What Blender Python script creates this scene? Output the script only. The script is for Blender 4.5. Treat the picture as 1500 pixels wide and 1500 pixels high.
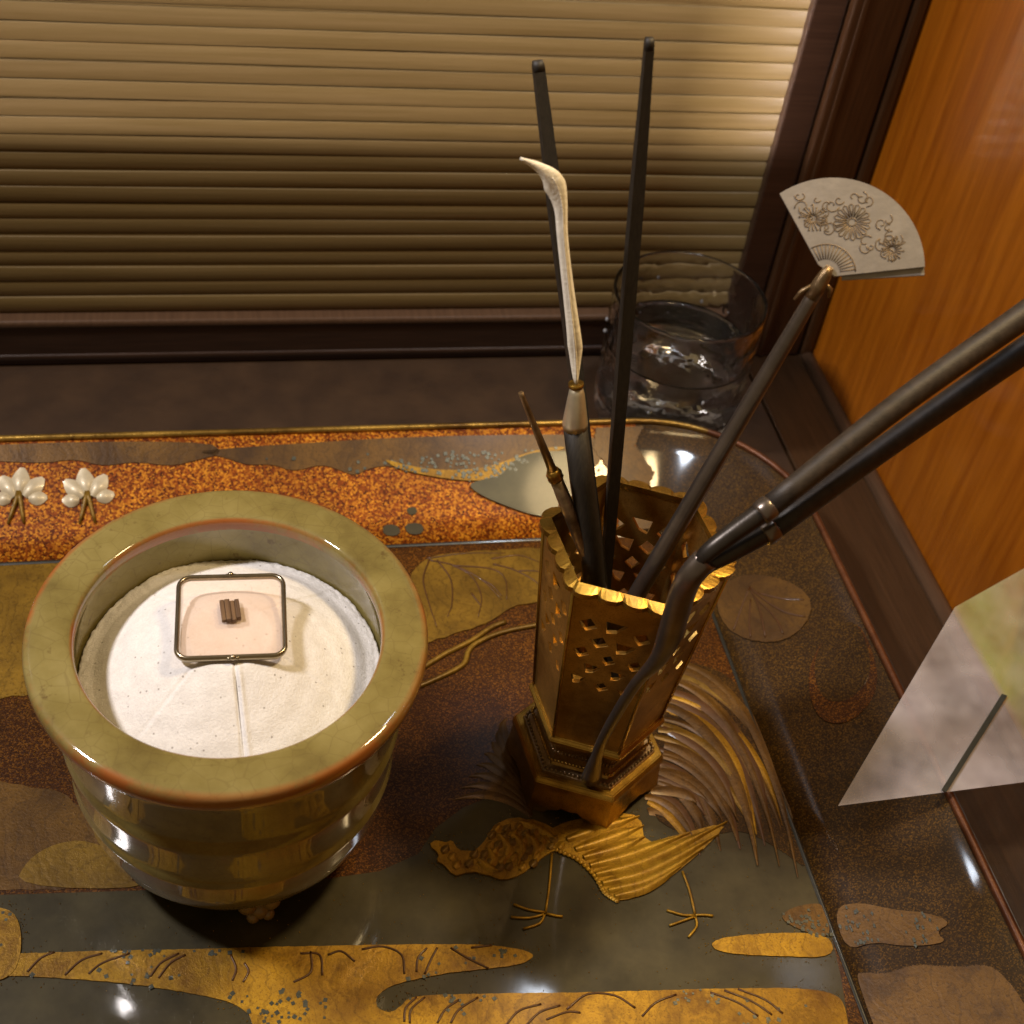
import bpy, bmesh, math, random
from mathutils import Vector, Matrix

for o in list(bpy.data.objects):
    bpy.data.objects.remove(o)
S = bpy.context.scene
COL = S.collection
PI = math.pi

# ------------------------------------------------------------------ camera
cam = bpy.data.cameras.new('camera')
cam.lens = 47.5
cam.sensor_width = 36
cam.clip_start = 0.01
cam.clip_end = 20
cam_o = bpy.data.objects.new('camera', cam)
COL.objects.link(cam_o)
right = Vector((0.9775, -0.1768, 0.1152)).normalized()
back = -Vector((0.2070, 0.6982, -0.6853)).normalized()
up = back.cross(right).normalized()
right = up.cross(back).normalized()
cam_o.matrix_world = Matrix(((right.x, up.x, back.x, 0.0001),
                             (right.y, up.y, back.y, -0.2483),
                             (right.z, up.z, back.z, 0.3727),
                             (0, 0, 0, 1)))
S.camera = cam_o
cam.dof.use_dof = True
cam.dof.focus_distance = 0.40
cam.dof.aperture_fstop = 20

# ------------------------------------------------------------------ world and lamps
w = bpy.data.worlds.new('World')
S.world = w
w.use_nodes = True
bg = w.node_tree.nodes['Background']
bg.inputs[0].default_value = (1.0, 0.70, 0.34, 1)
bg.inputs[1].default_value = 0.175

def lamp(name, loc, aim, power, color, size, size_y=None, spread=180):
    l = bpy.data.lights.new(name, 'AREA')
    l.energy = power
    l.color = color
    l.size = size
    if size_y:
        l.shape = 'RECTANGLE'
        l.size_y = size_y
    else:
        l.shape = 'DISK'
    l.spread = math.radians(spread)
    o = bpy.data.objects.new(name, l)
    COL.objects.link(o)
    o.location = loc
    o.rotation_euler = (Vector(aim) - Vector(loc)).to_track_quat('-Z', 'Y').to_euler()
    return o

lamp('case_lamp', (-0.40, 0.09, 0.69), (0.04, 0.02, 0.05), 0.98, (1.0, 0.92, 0.90), 0.08, None, 78)
lamp('case_lamp', (0.268, 0.06, 0.52), (0.09, 0.00, 0.05), 0.25, (1.0, 0.72, 0.36), 0.07, None, 66)
lamp('case_lamp', (0.19, 0.14, 0.46), (0.1925, 0.2000, 0.03), 0.10, (0.80, 0.88, 1.0), 0.034, None, 90)
lamp('screen_band_beam', (-0.50, 0.05, 0.208), (0.06, 0.2373, 0.208), 0.21, (1.0, 0.86, 0.82), 0.115, 0.212, 2)  # added narrow beam that makes the bright upper band on the slats

S.view_settings.view_transform = 'Standard'
S.view_settings.look = 'None'
S.view_settings.exposure = 0
S.view_settings.gamma = 1
S.view_settings.use_curve_mapping = False
S.cycles.use_denoising = True
S.cycles.max_bounces = 10
S.cycles.transmission_bounces = 14
S.cycles.transparent_max_bounces = 14
S.cycles.caustics_reflective = False
S.cycles.blur_glossy = 0.3

# ------------------------------------------------------------------ materials
def mat(name):
    m = bpy.data.materials.new(name)
    m.use_nodes = True
    nt = m.node_tree
    return m, nt, nt.nodes['Principled BSDF']

def node(nt, kind, **kw):
    n = nt.nodes.new(kind)
    for k, v in kw.items():
        if k in n.inputs:
            n.inputs[k].default_value = v
        else:
            setattr(n, k, v)
    return n

def coords(nt, scale=(1, 1, 1), rot=(0, 0, 0)):
    t = nt.nodes.new('ShaderNodeTexCoord')
    mp = nt.nodes.new('ShaderNodeMapping')
    mp.inputs['Scale'].default_value = scale
    mp.inputs['Rotation'].default_value = rot
    nt.links.new(t.outputs['Object'], mp.inputs[0])
    return mp.outputs[0]

def ramp(nt, fac, stops):
    r = nt.nodes.new('ShaderNodeValToRGB')
    e = r.color_ramp.elements
    while len(e) < len(stops):
        e.new(0.5)
    for el, (p, c) in zip(e, stops):
        el.position = p
        el.color = (c[0], c[1], c[2], 1)
    nt.links.new(fac, r.inputs[0])
    return r.outputs[0]

def noise(nt, vec, scale, detail=4, rough=0.6):
    n = node(nt, 'ShaderNodeTexNoise', Scale=scale, Detail=detail, Roughness=rough)
    nt.links.new(vec, n.inputs['Vector'])
    return n.outputs['Fac']

def mixc(nt, fac, a, b, mode='MIX'):
    m = nt.nodes.new('ShaderNodeMix')
    m.data_type = 'RGBA'
    m.blend_type = mode
    for sock, v in ((m.inputs[0], fac), (m.inputs[6], a), (m.inputs[7], b)):
        if isinstance(v, (int, float)):
            sock.default_value = v
        elif isinstance(v, tuple):
            sock.default_value = (v[0], v[1], v[2], 1)
        else:
            nt.links.new(v, sock)
    return m.outputs[2]

def bump(nt, b, height, strength=0.3, dist=0.001):
    n = node(nt, 'ShaderNodeBump', Strength=strength, Distance=dist)
    nt.links.new(height, n.inputs['Height'])
    nt.links.new(n.outputs[0], b.inputs['Normal'])

def setp(b, **kw):
    for k, v in kw.items():
        b.inputs[k.replace('_', ' ')].default_value = v

def m_plain(name, col, rough=0.5, metal=0.0, coat=0.0, vary=0.25, scale=150, bmp=0.15, spec=0.5):
    m, nt, b = mat(name)
    v = coords(nt)
    f = noise(nt, v, scale, 5, 0.65)
    lo = tuple(c * (1 - vary) for c in col)
    hi = tuple(min(1, c * (1 + vary)) for c in col)
    nt.links.new(ramp(nt, f, [(0.3, lo), (0.7, hi)]), b.inputs['Base Color'])
    setp(b, Roughness=rough, Metallic=metal, Coat_Weight=coat, Coat_Roughness=0.08, Specular_IOR_Level=spec)
    if bmp:
        bump(nt, b, noise(nt, v, scale * 3, 4), bmp, 0.0006)
    return m

def m_wood(name, c1, c2, stretch, scale=60, rough=0.45, coat=0.0, bmp=0.15):
    m, nt, b = mat(name)
    v = coords(nt, stretch)
    f = noise(nt, v, scale, 7, 0.62)
    f2 = noise(nt, v, scale * 4, 4, 0.7)
    c = ramp(nt, f, [(0.3, c1), (0.5, tuple((x + y) / 2 for x, y in zip(c1, c2))), (0.68, c2)])
    c = mixc(nt, f2, c, tuple(x * 0.55 for x in c1), 'MIX')
    c = mixc(nt, 0.45, ramp(nt, f, [(0.3, c1), (0.68, c2)]), c)
    nt.links.new(c, b.inputs['Base Color'])
    setp(b, Roughness=rough, Coat_Weight=coat, Coat_Roughness=0.08)
    bump(nt, b, f2, bmp, 0.0006)
    return m

def m_sprinkle(name, base, mid, fleck, cell=1700, cover=0.5, rough=0.28, metal=0.25):
    """sprinkled-gold lacquer: small flecks of metal in a coloured lacquer"""
    m, nt, b = mat(name)
    v = coords(nt)
    vo = node(nt, 'ShaderNodeTexVoronoi', Scale=cell)
    nt.links.new(v, vo.inputs['Vector'])
    sep = nt.nodes.new('ShaderNodeSeparateColor')
    nt.links.new(vo.outputs['Color'], sep.inputs[0])
    big = noise(nt, v, 45, 3)
    fl = ramp(nt, sep.outputs[0], [(0.0, base), (cover, mid), (1.0, fleck)])
    c = mixc(nt, ramp(nt, big, [(0.30, (0.5,) * 3), (0.65, (1.0,) * 3)]), base, fl)
    nt.links.new(c, b.inputs['Base Color'])
    setp(b, Roughness=rough, Metallic=metal, Coat_Weight=0.5, Coat_Roughness=0.07, Specular_IOR_Level=0.15)
    bump(nt, b, sep.outputs[1], 0.25, 0.0004)
    return m

def m_maki(name, dark, gold, rough=0.34, metal=0.55, scale=70, bmp=0.35, lines=0.3):
    """worn gold-powder decoration: patchy powder with fine drawn lines"""
    m, nt, b = mat(name)
    v = coords(nt)
    f = noise(nt, v, scale, 6, 0.68)
    g = noise(nt, v, scale * 22, 3, 0.7)
    big = noise(nt, v, 26, 5, 0.65)
    c = ramp(nt, f, [(0.28, dark), (0.5, gold), (0.8, tuple(min(1, x * 1.25) for x in gold))])
    c = mixc(nt, ramp(nt, big, [(0.36, (0.72,) * 3), (0.60, (0.0,) * 3)]), c, tuple(x * 0.9 for x in dark))
    c = mixc(nt, ramp(nt, g, [(0.52, (0,) * 3), (0.70, (0.75,) * 3)]), c, dark)
    if lines:
        wv = node(nt, 'ShaderNodeTexWave', Scale=55, Distortion=26, Detail=5)
        wv.inputs['Detail Scale'].default_value = 0.8
        nt.links.new(v, wv.inputs['Vector'])
        ln = ramp(nt, wv.outputs['Fac'], [(0.0, (lines,) * 3), (0.10, (0,) * 3)])
        c = mixc(nt, ln, c, tuple(x * 0.5 for x in dark))
    nt.links.new(c, b.inputs['Base Color'])
    setp(b, Roughness=rough, Metallic=metal, Coat_Weight=0.10, Coat_Roughness=0.2, Specular_IOR_Level=0.3)
    hgt = mixc(nt, 0.2, g, wv.outputs['Fac']) if lines else g
    bump(nt, b, hgt, bmp, 0.0004)
    return m

MAT = {}
MAT['slat'] = m_wood('slat_reed', (0.185, 0.124, 0.038), (0.26, 0.182, 0.074), (1, 40, 40), 14, 0.5, bmp=0.2)
MAT['dark_wood'] = m_wood('dark_wood', (0.030, 0.015, 0.009), (0.065, 0.034, 0.020), (3, 60, 60), 12, 0.38)
MAT['stile_wood'] = m_wood('stile_wood', (0.040, 0.017, 0.007), (0.085, 0.038, 0.014), (70, 70, 4), 10, 0.36)
MAT['orange_wood'] = m_wood('orange_wood', (0.34, 0.085, 0.003), (0.60, 0.19, 0.010), (34, 34, 3), 6, 0.34, coat=0.6, bmp=0.12)
MAT['rail_wood'] = m_wood('rail_wood', (0.038, 0.019, 0.008), (0.076, 0.038, 0.016), (60, 3, 60), 10, 0.34)
MAT['moulding'] = m_wood('moulding_wood', (0.09, 0.05, 0.028), (0.16, 0.09, 0.05), (60, 3, 60), 10, 0.35)

nt = MAT['slat'].node_tree
oi = nt.nodes.new('ShaderNodeObjectInfo')
bs = nt.nodes['Principled BSDF']
src = bs.inputs['Base Color'].links[0].from_socket
nt.links.new(mixc(nt, 1.0, src, ramp(nt, oi.outputs['Random'], [(0.0, (0.82, 0.80, 0.76)), (1.0, (1.0, 1.0, 1.0))]), 'MULTIPLY'), bs.inputs['Base Color'])

def m_cloth():
    m, nt, b = mat('woven_floor')
    v = coords(nt)
    w1 = node(nt, 'ShaderNodeTexWave', Scale=430, Distortion=1.2)
    w1.bands_direction = 'X'
    w2 = node(nt, 'ShaderNodeTexWave', Scale=430, Distortion=1.2)
    w2.bands_direction = 'Y'
    nt.links.new(v, w1.inputs['Vector'])
    nt.links.new(v, w2.inputs['Vector'])
    mx = mixc(nt, 0.5, w1.outputs['Color'], w2.outputs['Color'])
    n = noise(nt, v, 60, 5)
    c = ramp(nt, n, [(0.3, (0.040, 0.020, 0.009)), (0.7, (0.072, 0.038, 0.017))])
    c = mixc(nt, 0.35, c, mixc(nt, 1.0, c, mx, 'MULTIPLY'))
    nt.links.new(c, b.inputs['Base Color'])
    setp(b, Roughness=0.5)
    bump(nt, b, mx, 0.25, 0.0005)
    return m
MAT['floor'] = m_cloth()

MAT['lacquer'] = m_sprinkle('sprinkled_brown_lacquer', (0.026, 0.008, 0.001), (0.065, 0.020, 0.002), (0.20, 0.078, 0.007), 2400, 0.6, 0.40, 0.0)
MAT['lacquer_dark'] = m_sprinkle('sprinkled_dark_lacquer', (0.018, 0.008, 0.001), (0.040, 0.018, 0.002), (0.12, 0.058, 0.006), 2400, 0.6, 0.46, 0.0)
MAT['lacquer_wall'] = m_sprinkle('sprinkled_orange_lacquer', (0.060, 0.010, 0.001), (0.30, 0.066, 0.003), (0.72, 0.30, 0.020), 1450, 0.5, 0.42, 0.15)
MAT['water_lacquer'] = m_plain('grey_green_lacquer', (0.046, 0.038, 0.017), 0.45, 0.05, 0.5, 0.5, 45, 0.08, 0.2)
MAT['hill_lacquer'] = m_plain('slate_lacquer', (0.075, 0.070, 0.038), 0.45, 0.1, 0.1, 0.3, 60, 0.08, 0.3)
MAT['stone_lacquer'] = m_plain('dark_slate_lacquer', (0.018, 0.018, 0.013), 0.35, 0.2, 0.4, 0.25, 90, 0.08)
MAT['gold'] = m_maki('gold_powder', (0.12, 0.050, 0.003), (0.40, 0.225, 0.011), 0.46, 0.35)
MAT['gold_bright'] = m_maki('bright_gold_powder', (0.17, 0.075, 0.006), (0.46, 0.27, 0.020), 0.40, 0.45, 120)
MAT['gold_brown'] = m_maki('brown_gold_powder', (0.050, 0.022, 0.004), (0.14, 0.068, 0.009), 0.45, 0.2, 50)
MAT['gold_olive'] = m_maki('olive_gold_powder', (0.095, 0.050, 0.006), (0.25, 0.145, 0.016), 0.42, 0.25, 40)
MAT['line_brown'] = m_plain('engraved_brown', (0.080, 0.032, 0.008), 0.45, 0.2, 0.2)
MAT['inlay'] = m_plain('blue_grey_inlay', (0.055, 0.060, 0.045), 0.35, 0.3, 0.2, 0.4, 400)
MAT['silver_lacquer'] = m_plain('silver_relief', (0.58, 0.51, 0.36), 0.45, 0.2, 0.2, 0.15)
MAT['rim_gold'] = m_maki('worn_gold_edge', (0.06, 0.025, 0.008), (0.55, 0.34, 0.07), 0.3, 0.7, 40, 0.35, 0)
MAT['rim_red'] = m_maki('worn_red_edge', (0.05, 0.014, 0.006), (0.17, 0.065, 0.025), 0.35, 0.3, 60, 0.3, 0)

def m_celadon():
    m, nt, b = mat('olive_celadon_glaze')
    v = coords(nt)
    n1 = noise(nt, v, 38, 6, 0.6)
    n2 = noise(nt, v, 220, 4, 0.7)
    c = ramp(nt, n1, [(0.28, (0.112, 0.080, 0.020)), (0.45, (0.192, 0.152, 0.042)), (0.60, (0.245, 0.200, 0.064)), (0.78, (0.310, 0.262, 0.105))])
    c = mixc(nt, ramp(nt, n2, [(0.62, (0,) * 3), (0.74, (0.7,) * 3)]), c, (0.08, 0.042, 0.012))
    cr = node(nt, 'ShaderNodeTexVoronoi', Scale=190, feature='DISTANCE_TO_EDGE')
    nt.links.new(v, cr.inputs['Vector'])
    c = mixc(nt, ramp(nt, cr.outputs['Distance'], [(0.0, (0.28,) * 3), (0.035, (0,) * 3)]), c, (0.10, 0.065, 0.02))
    # iron body burning through the glaze on sharp edges
    g = nt.nodes.new('ShaderNodeAttribute')
    g.attribute_name = 'edge_wear'
    e = mixc(nt, 1.0, g.outputs['Color'], ramp(nt, noise(nt, v, 48, 6, 0.7), [(0.40, (0.05,) * 3), (0.55, (1,) * 3)]), 'MULTIPLY')
    sep = nt.nodes.new('ShaderNodeSeparateColor')
    nt.links.new(e, sep.inputs[0])
    c = mixc(nt, sep.outputs[0], c, (0.34, 0.085, 0.014))
    nt.links.new(c, b.inputs['Base Color'])
    setp(b, Roughness=0.6, Coat_Weight=1.0, Coat_Roughness=0.05, Specular_IOR_Level=0.15)
    bump(nt, b, n1, 0.12, 0.002)
    return m
MAT['celadon'] = m_celadon()

def m_ash():
    m, nt, b = mat('white_ash')
    v = coords(nt)
    n = noise(nt, v, 260, 6, 0.7)
    c = ramp(nt, n, [(0.3, (0.76, 0.74, 0.72)), (0.6, (0.86, 0.845, 0.83))])
    c = mixc(nt, 0.2, c, mixc(nt, 1.0, c, ramp(nt, noise(nt, v, 1600, 2, 0.8), [(0.35, (0.62,) * 3), (0.60, (1,) * 3)]), 'MULTIPLY'))
    vo = node(nt, 'ShaderNodeTexVoronoi', Scale=620)
    nt.links.new(v, vo.inputs['Vector'])
    sep = nt.nodes.new('ShaderNodeSeparateColor')
    nt.links.new(vo.outputs['Color'], sep.inputs[0])
    dot = ramp(nt, vo.outputs['Distance'], [(0.10, (1,) * 3), (0.24, (0,) * 3)])
    pick = ramp(nt, sep.outputs[0], [(0.84, (0,) * 3), (0.90, (0.75,) * 3)])
    c = mixc(nt, mixc(nt, 1.0, dot, pick, 'MULTIPLY'), c, (0.22, 0.19, 0.17))
    nt.links.new(c, b.inputs['Base Color'])
    setp(b, Roughness=0.95, Specular_IOR_Level=0.1)
    bump(nt, b, noise(nt, v, 1300, 4, 0.8), 0.6, 0.0006)
    return m
MAT['ash'] = m_ash()

def m_mica():
    m, nt, b = mat('pink_mica')
    nt.nodes.remove(b)
    out = nt.nodes['Material Output']
    tr = node(nt, 'ShaderNodeBsdfTransparent')
    tr.inputs[0].default_value = (1.0, 0.97, 0.94, 1)
    pb = node(nt, 'ShaderNodeBsdfPrincipled')
    v = coords(nt)
    nt.links.new(ramp(nt, noise(nt, v, 120, 5), [(0.3, (0.84, 0.68, 0.58)), (0.7, (0.92, 0.79, 0.71))]), pb.inputs['Base Color'])
    pb.inputs['Roughness'].default_value = 0.25
    mx = node(nt, 'ShaderNodeMixShader')
    mx.inputs[0].default_value = 0.26
    nt.links.new(tr.outputs[0], mx.inputs[1])
    nt.links.new(pb.outputs[0], mx.inputs[2])
    nt.links.new(mx.outputs[0], out.inputs[0])
    return m
MAT['mica'] = m_mica()

def m_reflection():
    """case-glass reflection as a half-transparent sheet: pale lilac-white with a green field"""
    m, nt, b = mat('reflection_sheet')
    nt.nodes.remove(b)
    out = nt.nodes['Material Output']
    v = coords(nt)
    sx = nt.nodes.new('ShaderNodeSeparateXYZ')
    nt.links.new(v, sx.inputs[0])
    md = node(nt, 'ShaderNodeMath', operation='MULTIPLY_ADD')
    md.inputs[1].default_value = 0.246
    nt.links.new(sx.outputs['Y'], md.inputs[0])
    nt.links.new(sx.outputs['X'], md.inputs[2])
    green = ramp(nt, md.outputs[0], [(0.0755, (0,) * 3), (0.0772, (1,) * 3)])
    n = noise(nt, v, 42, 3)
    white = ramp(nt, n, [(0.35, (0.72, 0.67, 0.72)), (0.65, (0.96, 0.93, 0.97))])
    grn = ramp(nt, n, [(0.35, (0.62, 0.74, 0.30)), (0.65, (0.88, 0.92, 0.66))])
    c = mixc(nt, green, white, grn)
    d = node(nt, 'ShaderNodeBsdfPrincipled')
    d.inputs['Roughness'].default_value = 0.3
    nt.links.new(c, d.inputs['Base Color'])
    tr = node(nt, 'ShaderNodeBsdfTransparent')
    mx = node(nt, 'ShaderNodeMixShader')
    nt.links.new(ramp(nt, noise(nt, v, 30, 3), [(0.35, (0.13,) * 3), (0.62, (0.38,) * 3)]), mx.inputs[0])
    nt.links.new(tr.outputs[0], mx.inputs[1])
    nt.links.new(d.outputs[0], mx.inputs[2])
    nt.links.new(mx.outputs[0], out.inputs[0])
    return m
MAT['sheet'] = m_reflection()  # see-through sheet in place of a reflection in the case glass
MAT['reflection_dark'] = m_plain('reflection_black', (0.02, 0.025, 0.022), 0.4)  # dark line inside the glass reflection

MAT['copper'] = m_maki('copper_bronze', (0.25, 0.135, 0.030), (0.66, 0.42, 0.115), 0.36, 0.9, 90, 0.2, 0)
MAT['brass'] = m_maki('worn_brass', (0.20, 0.10, 0.016), (0.54, 0.33, 0.055), 0.27, 0.9, 140, 0.15, 0)
MAT['bronze_grey'] = m_maki('grey_bronze', (0.12, 0.075, 0.04), (0.34, 0.24, 0.13), 0.32, 0.8, 160, 0.25, 0)
MAT['ebony'] = m_wood('ebony', (0.010, 0.008, 0.006), (0.035, 0.028, 0.020), (60, 60, 5), 30, 0.55)
MAT['dark_handle'] = m_wood('dark_stained_handle', (0.018, 0.013, 0.010), (0.050, 0.036, 0.026), (40, 40, 40), 10, 0.5)
MAT['steel'] = m_plain('tarnished_silver', (0.19, 0.16, 0.14), 0.30, 0.85, 0, 0.2, 120, 0.08)
MAT['iron'] = m_plain('dark_iron', (0.055, 0.048, 0.043), 0.36, 0.7, 0, 0.25, 160, 0.12)
MAT['ferrule'] = m_plain('pale_ferrule_metal', (0.62, 0.55, 0.40), 0.35, 0.7, 0, 0.12, 180, 0.08)
MAT['silver'] = m_plain('matt_silver', (0.42, 0.39, 0.365), 0.42, 0.8, 0, 0.12, 180, 0.1)
MAT['engrave'] = m_plain('engraved_line', (0.16, 0.115, 0.07), 0.6, 0.3)
MAT['plate_metal'] = m_plain('plate_wire_metal', (0.36, 0.31, 0.22), 0.24, 0.95, 0, 0.15, 200, 0.05)
MAT['feather'] = m_plain('white_feather', (0.85, 0.80, 0.68), 0.7, 0, 0, 0.12, 320, 0.4)
MAT['incense'] = m_wood('incense_wood', (0.060, 0.028, 0.012), (0.24, 0.135, 0.055), (900, 60, 900), 1, 0.6)

def m_glass(name, ior, col=(1, 1, 1), wavy=0.0, rough=0.02):
    m, nt, b = mat(name)
    setp(b, Roughness=rough, IOR=ior, Transmission_Weight=1.0)
    b.inputs['Base Color'].default_value = (*col, 1)
    if wavy:
        bump(nt, b, noise(nt, coords(nt), 75, 2), wavy, 0.004)
    return m
MAT['glass'] = m_glass('clear_glass', 1.5, (1, 1, 1), 0.24, 0.025)
def glass_sheen(m, amount, rough):
    """pale gloss mixed into the glass as a painted sheen, strongest low down"""
    nt = m.node_tree
    out = nt.nodes['Material Output']
    pb = nt.nodes['Principled BSDF']
    f = node(nt, 'ShaderNodeBsdfPrincipled')
    f.inputs['Base Color'].default_value = (0.9, 0.9, 0.9, 1)
    f.inputs['Roughness'].default_value = rough
    mx = node(nt, 'ShaderNodeMixShader')
    v = coords(nt)
    sx = nt.nodes.new('ShaderNodeSeparateXYZ')
    nt.links.new(v, sx.inputs[0])
    low = ramp(nt, sx.outputs['Z'], [(0.0, (amount,) * 3), (0.030, (amount,) * 3), (0.044, (amount * 0.12,) * 3)])
    st = ramp(nt, noise(nt, coords(nt, (1, 1, 0.35)), 110, 4), [(0.46, (0.08,) * 3), (0.60, (1,) * 3)])
    nt.links.new(mixc(nt, 1.0, low, st, 'MULTIPLY'), mx.inputs[0])
    nt.links.new(pb.outputs[0], mx.inputs[1])
    nt.links.new(f.outputs[0], mx.inputs[2])
    nt.links.new(mx.outputs[0], out.inputs[0])
glass_sheen(MAT['glass'], 0.012, 0.14)  # painted sheen that brightens the tumbler
MAT['sparkle'], _nt, _b = mat('sparkle_bead')  # for beads added to make the tumbler sparkle
setp(_b, Roughness=0.12, IOR=1.33, Transmission_Weight=0.55)
_b.inputs['Base Color'].default_value = (0.85, 0.90, 1.0, 1)
MAT['water'] = m_glass('clear_water', 1.33)

# ------------------------------------------------------------------ builders
def link(name, me, m, parent=None, smooth=False):
    if m:
        me.materials.append(m)
    o = bpy.data.objects.new(name, me)
    COL.objects.link(o)
    if parent:
        o.parent = parent
    if smooth:
        for p in me.polygons:
            p.use_smooth = True
    return o

def mesh(name, v, f, m, parent=None, smooth=False):
    me = bpy.data.meshes.new(name)
    me.from_pydata([tuple(x) for x in v], [], f)
    me.update()
    return link(name, me, m, parent, smooth)

def from_bm(name, bm, m, parent=None, smooth=False):
    me = bpy.data.meshes.new(name)
    bmesh.ops.recalc_face_normals(bm, faces=bm.faces)
    bm.to_mesh(me)
    bm.free()
    return link(name, me, m, parent, smooth)

def empty(name, loc, label, cat, group=None):
    o = bpy.data.objects.new(name, None)
    o.empty_display_size = 0.01
    COL.objects.link(o)
    o.location = loc
    tag(o, label, cat, group)
    return o

def tag(o, label, cat, group=None):
    o['label'] = label
    o['category'] = cat
    if group:
        o['group'] = group
    return o

def box(bm, x0, x1, y0, y1, z0, z1, bev=0.0):
    r = bmesh.ops.create_cube(bm, size=1)
    for v in r['verts']:
        v.co = Vector(((x0 + x1) / 2 + v.co.x * (x1 - x0), (y0 + y1) / 2 + v.co.y * (y1 - y0), (z0 + z1) / 2 + v.co.z * (z1 - z0)))
    if bev:
        es = list({e for v in r['verts'] for e in v.link_edges})
        bmesh.ops.bevel(bm, geom=es, offset=bev, segments=2, affect='EDGES', profile=0.5)

def box_obj(name, x0, x1, y0, y1, z0, z1, m, parent=None, bev=0.0):
    bm = bmesh.new()
    box(bm, x0, x1, y0, y1, z0, z1, bev)
    return from_bm(name, bm, m, parent)

def tube_data(pts, radii, n=10, flat=1.0, side=None, caps=True):
    """tube along 3-D points; flat scales the section across 'side'"""
    pts = [Vector(p) for p in pts]
    if isinstance(radii, (int, float)):
        radii = [radii] * len(pts)
    V, Fc = [], []
    a = None
    for i, p in enumerate(pts):
        t = (pts[min(i + 1, len(pts) - 1)] - pts[max(i - 1, 0)]).normalized()
        if a is None:
            a = Vector(side) if side else (Vector((0, 0, 1)) if abs(t.z) < 0.9 else Vector((1, 0, 0)))
        a = (a - t * a.dot(t)).normalized()
        b = t.cross(a)
        for k in range(n):
            g = 2 * PI * (k + 0.5) / n
            V.append(p + a * math.cos(g) * radii[i] + b * math.sin(g) * radii[i] * flat)
    for i in range(len(pts) - 1):
        for k in range(n):
            Fc.append((i * n + k, i * n + (k + 1) % n, (i + 1) * n + (k + 1) % n, (i + 1) * n + k))
    if caps:
        Fc.append(tuple(range(n - 1, -1, -1)))
        Fc.append(tuple((len(pts) - 1) * n + k for k in range(n)))
    return V, Fc

def tube(name, pts, radii, m, parent=None, n=10, flat=1.0, side=None, smooth=True):
    V, Fc = tube_data(pts, radii, n, flat, side)
    o = mesh(name, V, Fc, m, parent, False)
    if smooth:
        for p in o.data.polygons:
            if len(p.vertices) == 4:
                p.use_smooth = True
    return o

def tubes_joined(name, curves, r, m, parent=None, n=5, flat=1.0):
    V, Fc = [], []
    for c in curves:
        v, f = tube_data(c, r if not isinstance(r, list) else r[:len(c)], n, flat)
        b = len(V)
        V += v
        Fc += [tuple(i + b for i in q) for q in f]
    o = mesh(name, V, Fc, m, parent, True)
    return o

def smooth_curve(pts, n=4):
    """Catmull-Rom through the points"""
    pts = [Vector(p) for p in pts]
    P = [pts[0] * 2 - pts[1]] + pts + [pts[-1] * 2 - pts[-2]]
    out = []
    for i in range(1, len(P) - 2):
        for k in range(n):
            t = k / n
            a, b, c, d = P[i - 1], P[i], P[i + 1], P[i + 2]
            out.append(0.5 * ((2 * b) + (c - a) * t + (2 * a - 5 * b + 4 * c - d) * t * t + (3 * b - a - 3 * c + d) * t ** 3))
    out.append(pts[-1])
    return out

def lathe(name, prof, m, parent=None, n=72, close=False, smooth=True, caps=False):
    V, Fc = [], []
    for r, z in prof:
        for k in range(n):
            g = 2 * PI * k / n
            V.append((r * math.cos(g), r * math.sin(g), z))
    L = len(prof)
    for i in range(L if close else L - 1):
        j = (i + 1) % L
        for k in range(n):
            Fc.append((i * n + k, i * n + (k + 1) % n, j * n + (k + 1) % n, j * n + k))
    if caps:
        if prof[0][0] > 1e-6:
            Fc.append(tuple(range(n - 1, -1, -1)))
        if prof[-1][0] > 1e-6:
            Fc.append(tuple((L - 1) * n + k for k in range(n)))
    bm = bmesh.new()
    me = bpy.data.meshes.new('t')
    me.from_pydata(V, [], Fc)
    bm.from_mesh(me)
    bpy.data.meshes.remove(me)
    bmesh.ops.remove_doubles(bm, verts=bm.verts, dist=1e-6)
    return from_bm(name, bm, m, parent, smooth)

def dense(prof, step=0.0025):
    out = []
    for (r0, z0), (r1, z1) in zip(prof, prof[1:]):
        L = math.hypot(r1 - r0, z1 - z0)
        if L > step:
            ts = [0, 0.0003 / L] + [i / 6 for i in range(1, 6)] + [1 - 0.0003 / L]
        else:
            ts = [0]
        out += [(r0 + (r1 - r0) * t, z0 + (z1 - z0) * t) for t in ts]
    return out + [prof[-1]]

def relief(name, outline, h, m, parent, lift=0.0, place=None, soft=0.0006):
    """a low raised patch: outline in 2-D, walls of height h with a bevelled top"""
    place = place or (lambda u, v, z: Vector((u, v, z)))
    pts = [Vector((p[0], p[1])) for p in outline]
    area = sum(pts[i].x * pts[(i + 1) % len(pts)].y - pts[(i + 1) % len(pts)].x * pts[i].y for i in range(len(pts)))
    if area < 0:
        pts.reverse()
    n = len(pts)
    V = [place(p.x, p.y, lift) for p in pts] + [place(p.x, p.y, lift + h) for p in pts]
    Fc = [(i, (i + 1) % n, n + (i + 1) % n, n + i) for i in range(n)] + [tuple(n + i for i in range(n))]
    return mesh(name, V, Fc, m, parent)

def chaikin(pts, it=2):
    for _ in range(it):
        out = []
        for i in range(len(pts)):
            a, b = pts[i], pts[(i + 1) % len(pts)]
            out.append((a[0] * 0.75 + b[0] * 0.25, a[1] * 0.75 + b[1] * 0.25))
            out.append((a[0] * 0.25 + b[0] * 0.75, a[1] * 0.25 + b[1] * 0.75))
        pts = out
    return pts

def mm(pts):
    return [(p[0] / 1000, p[1] / 1000) for p in pts]

# ------------------------------------------------------------------ the case: floor, rail, walls
def structure(o):
    o['kind'] = 'structure'
    return o

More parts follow.
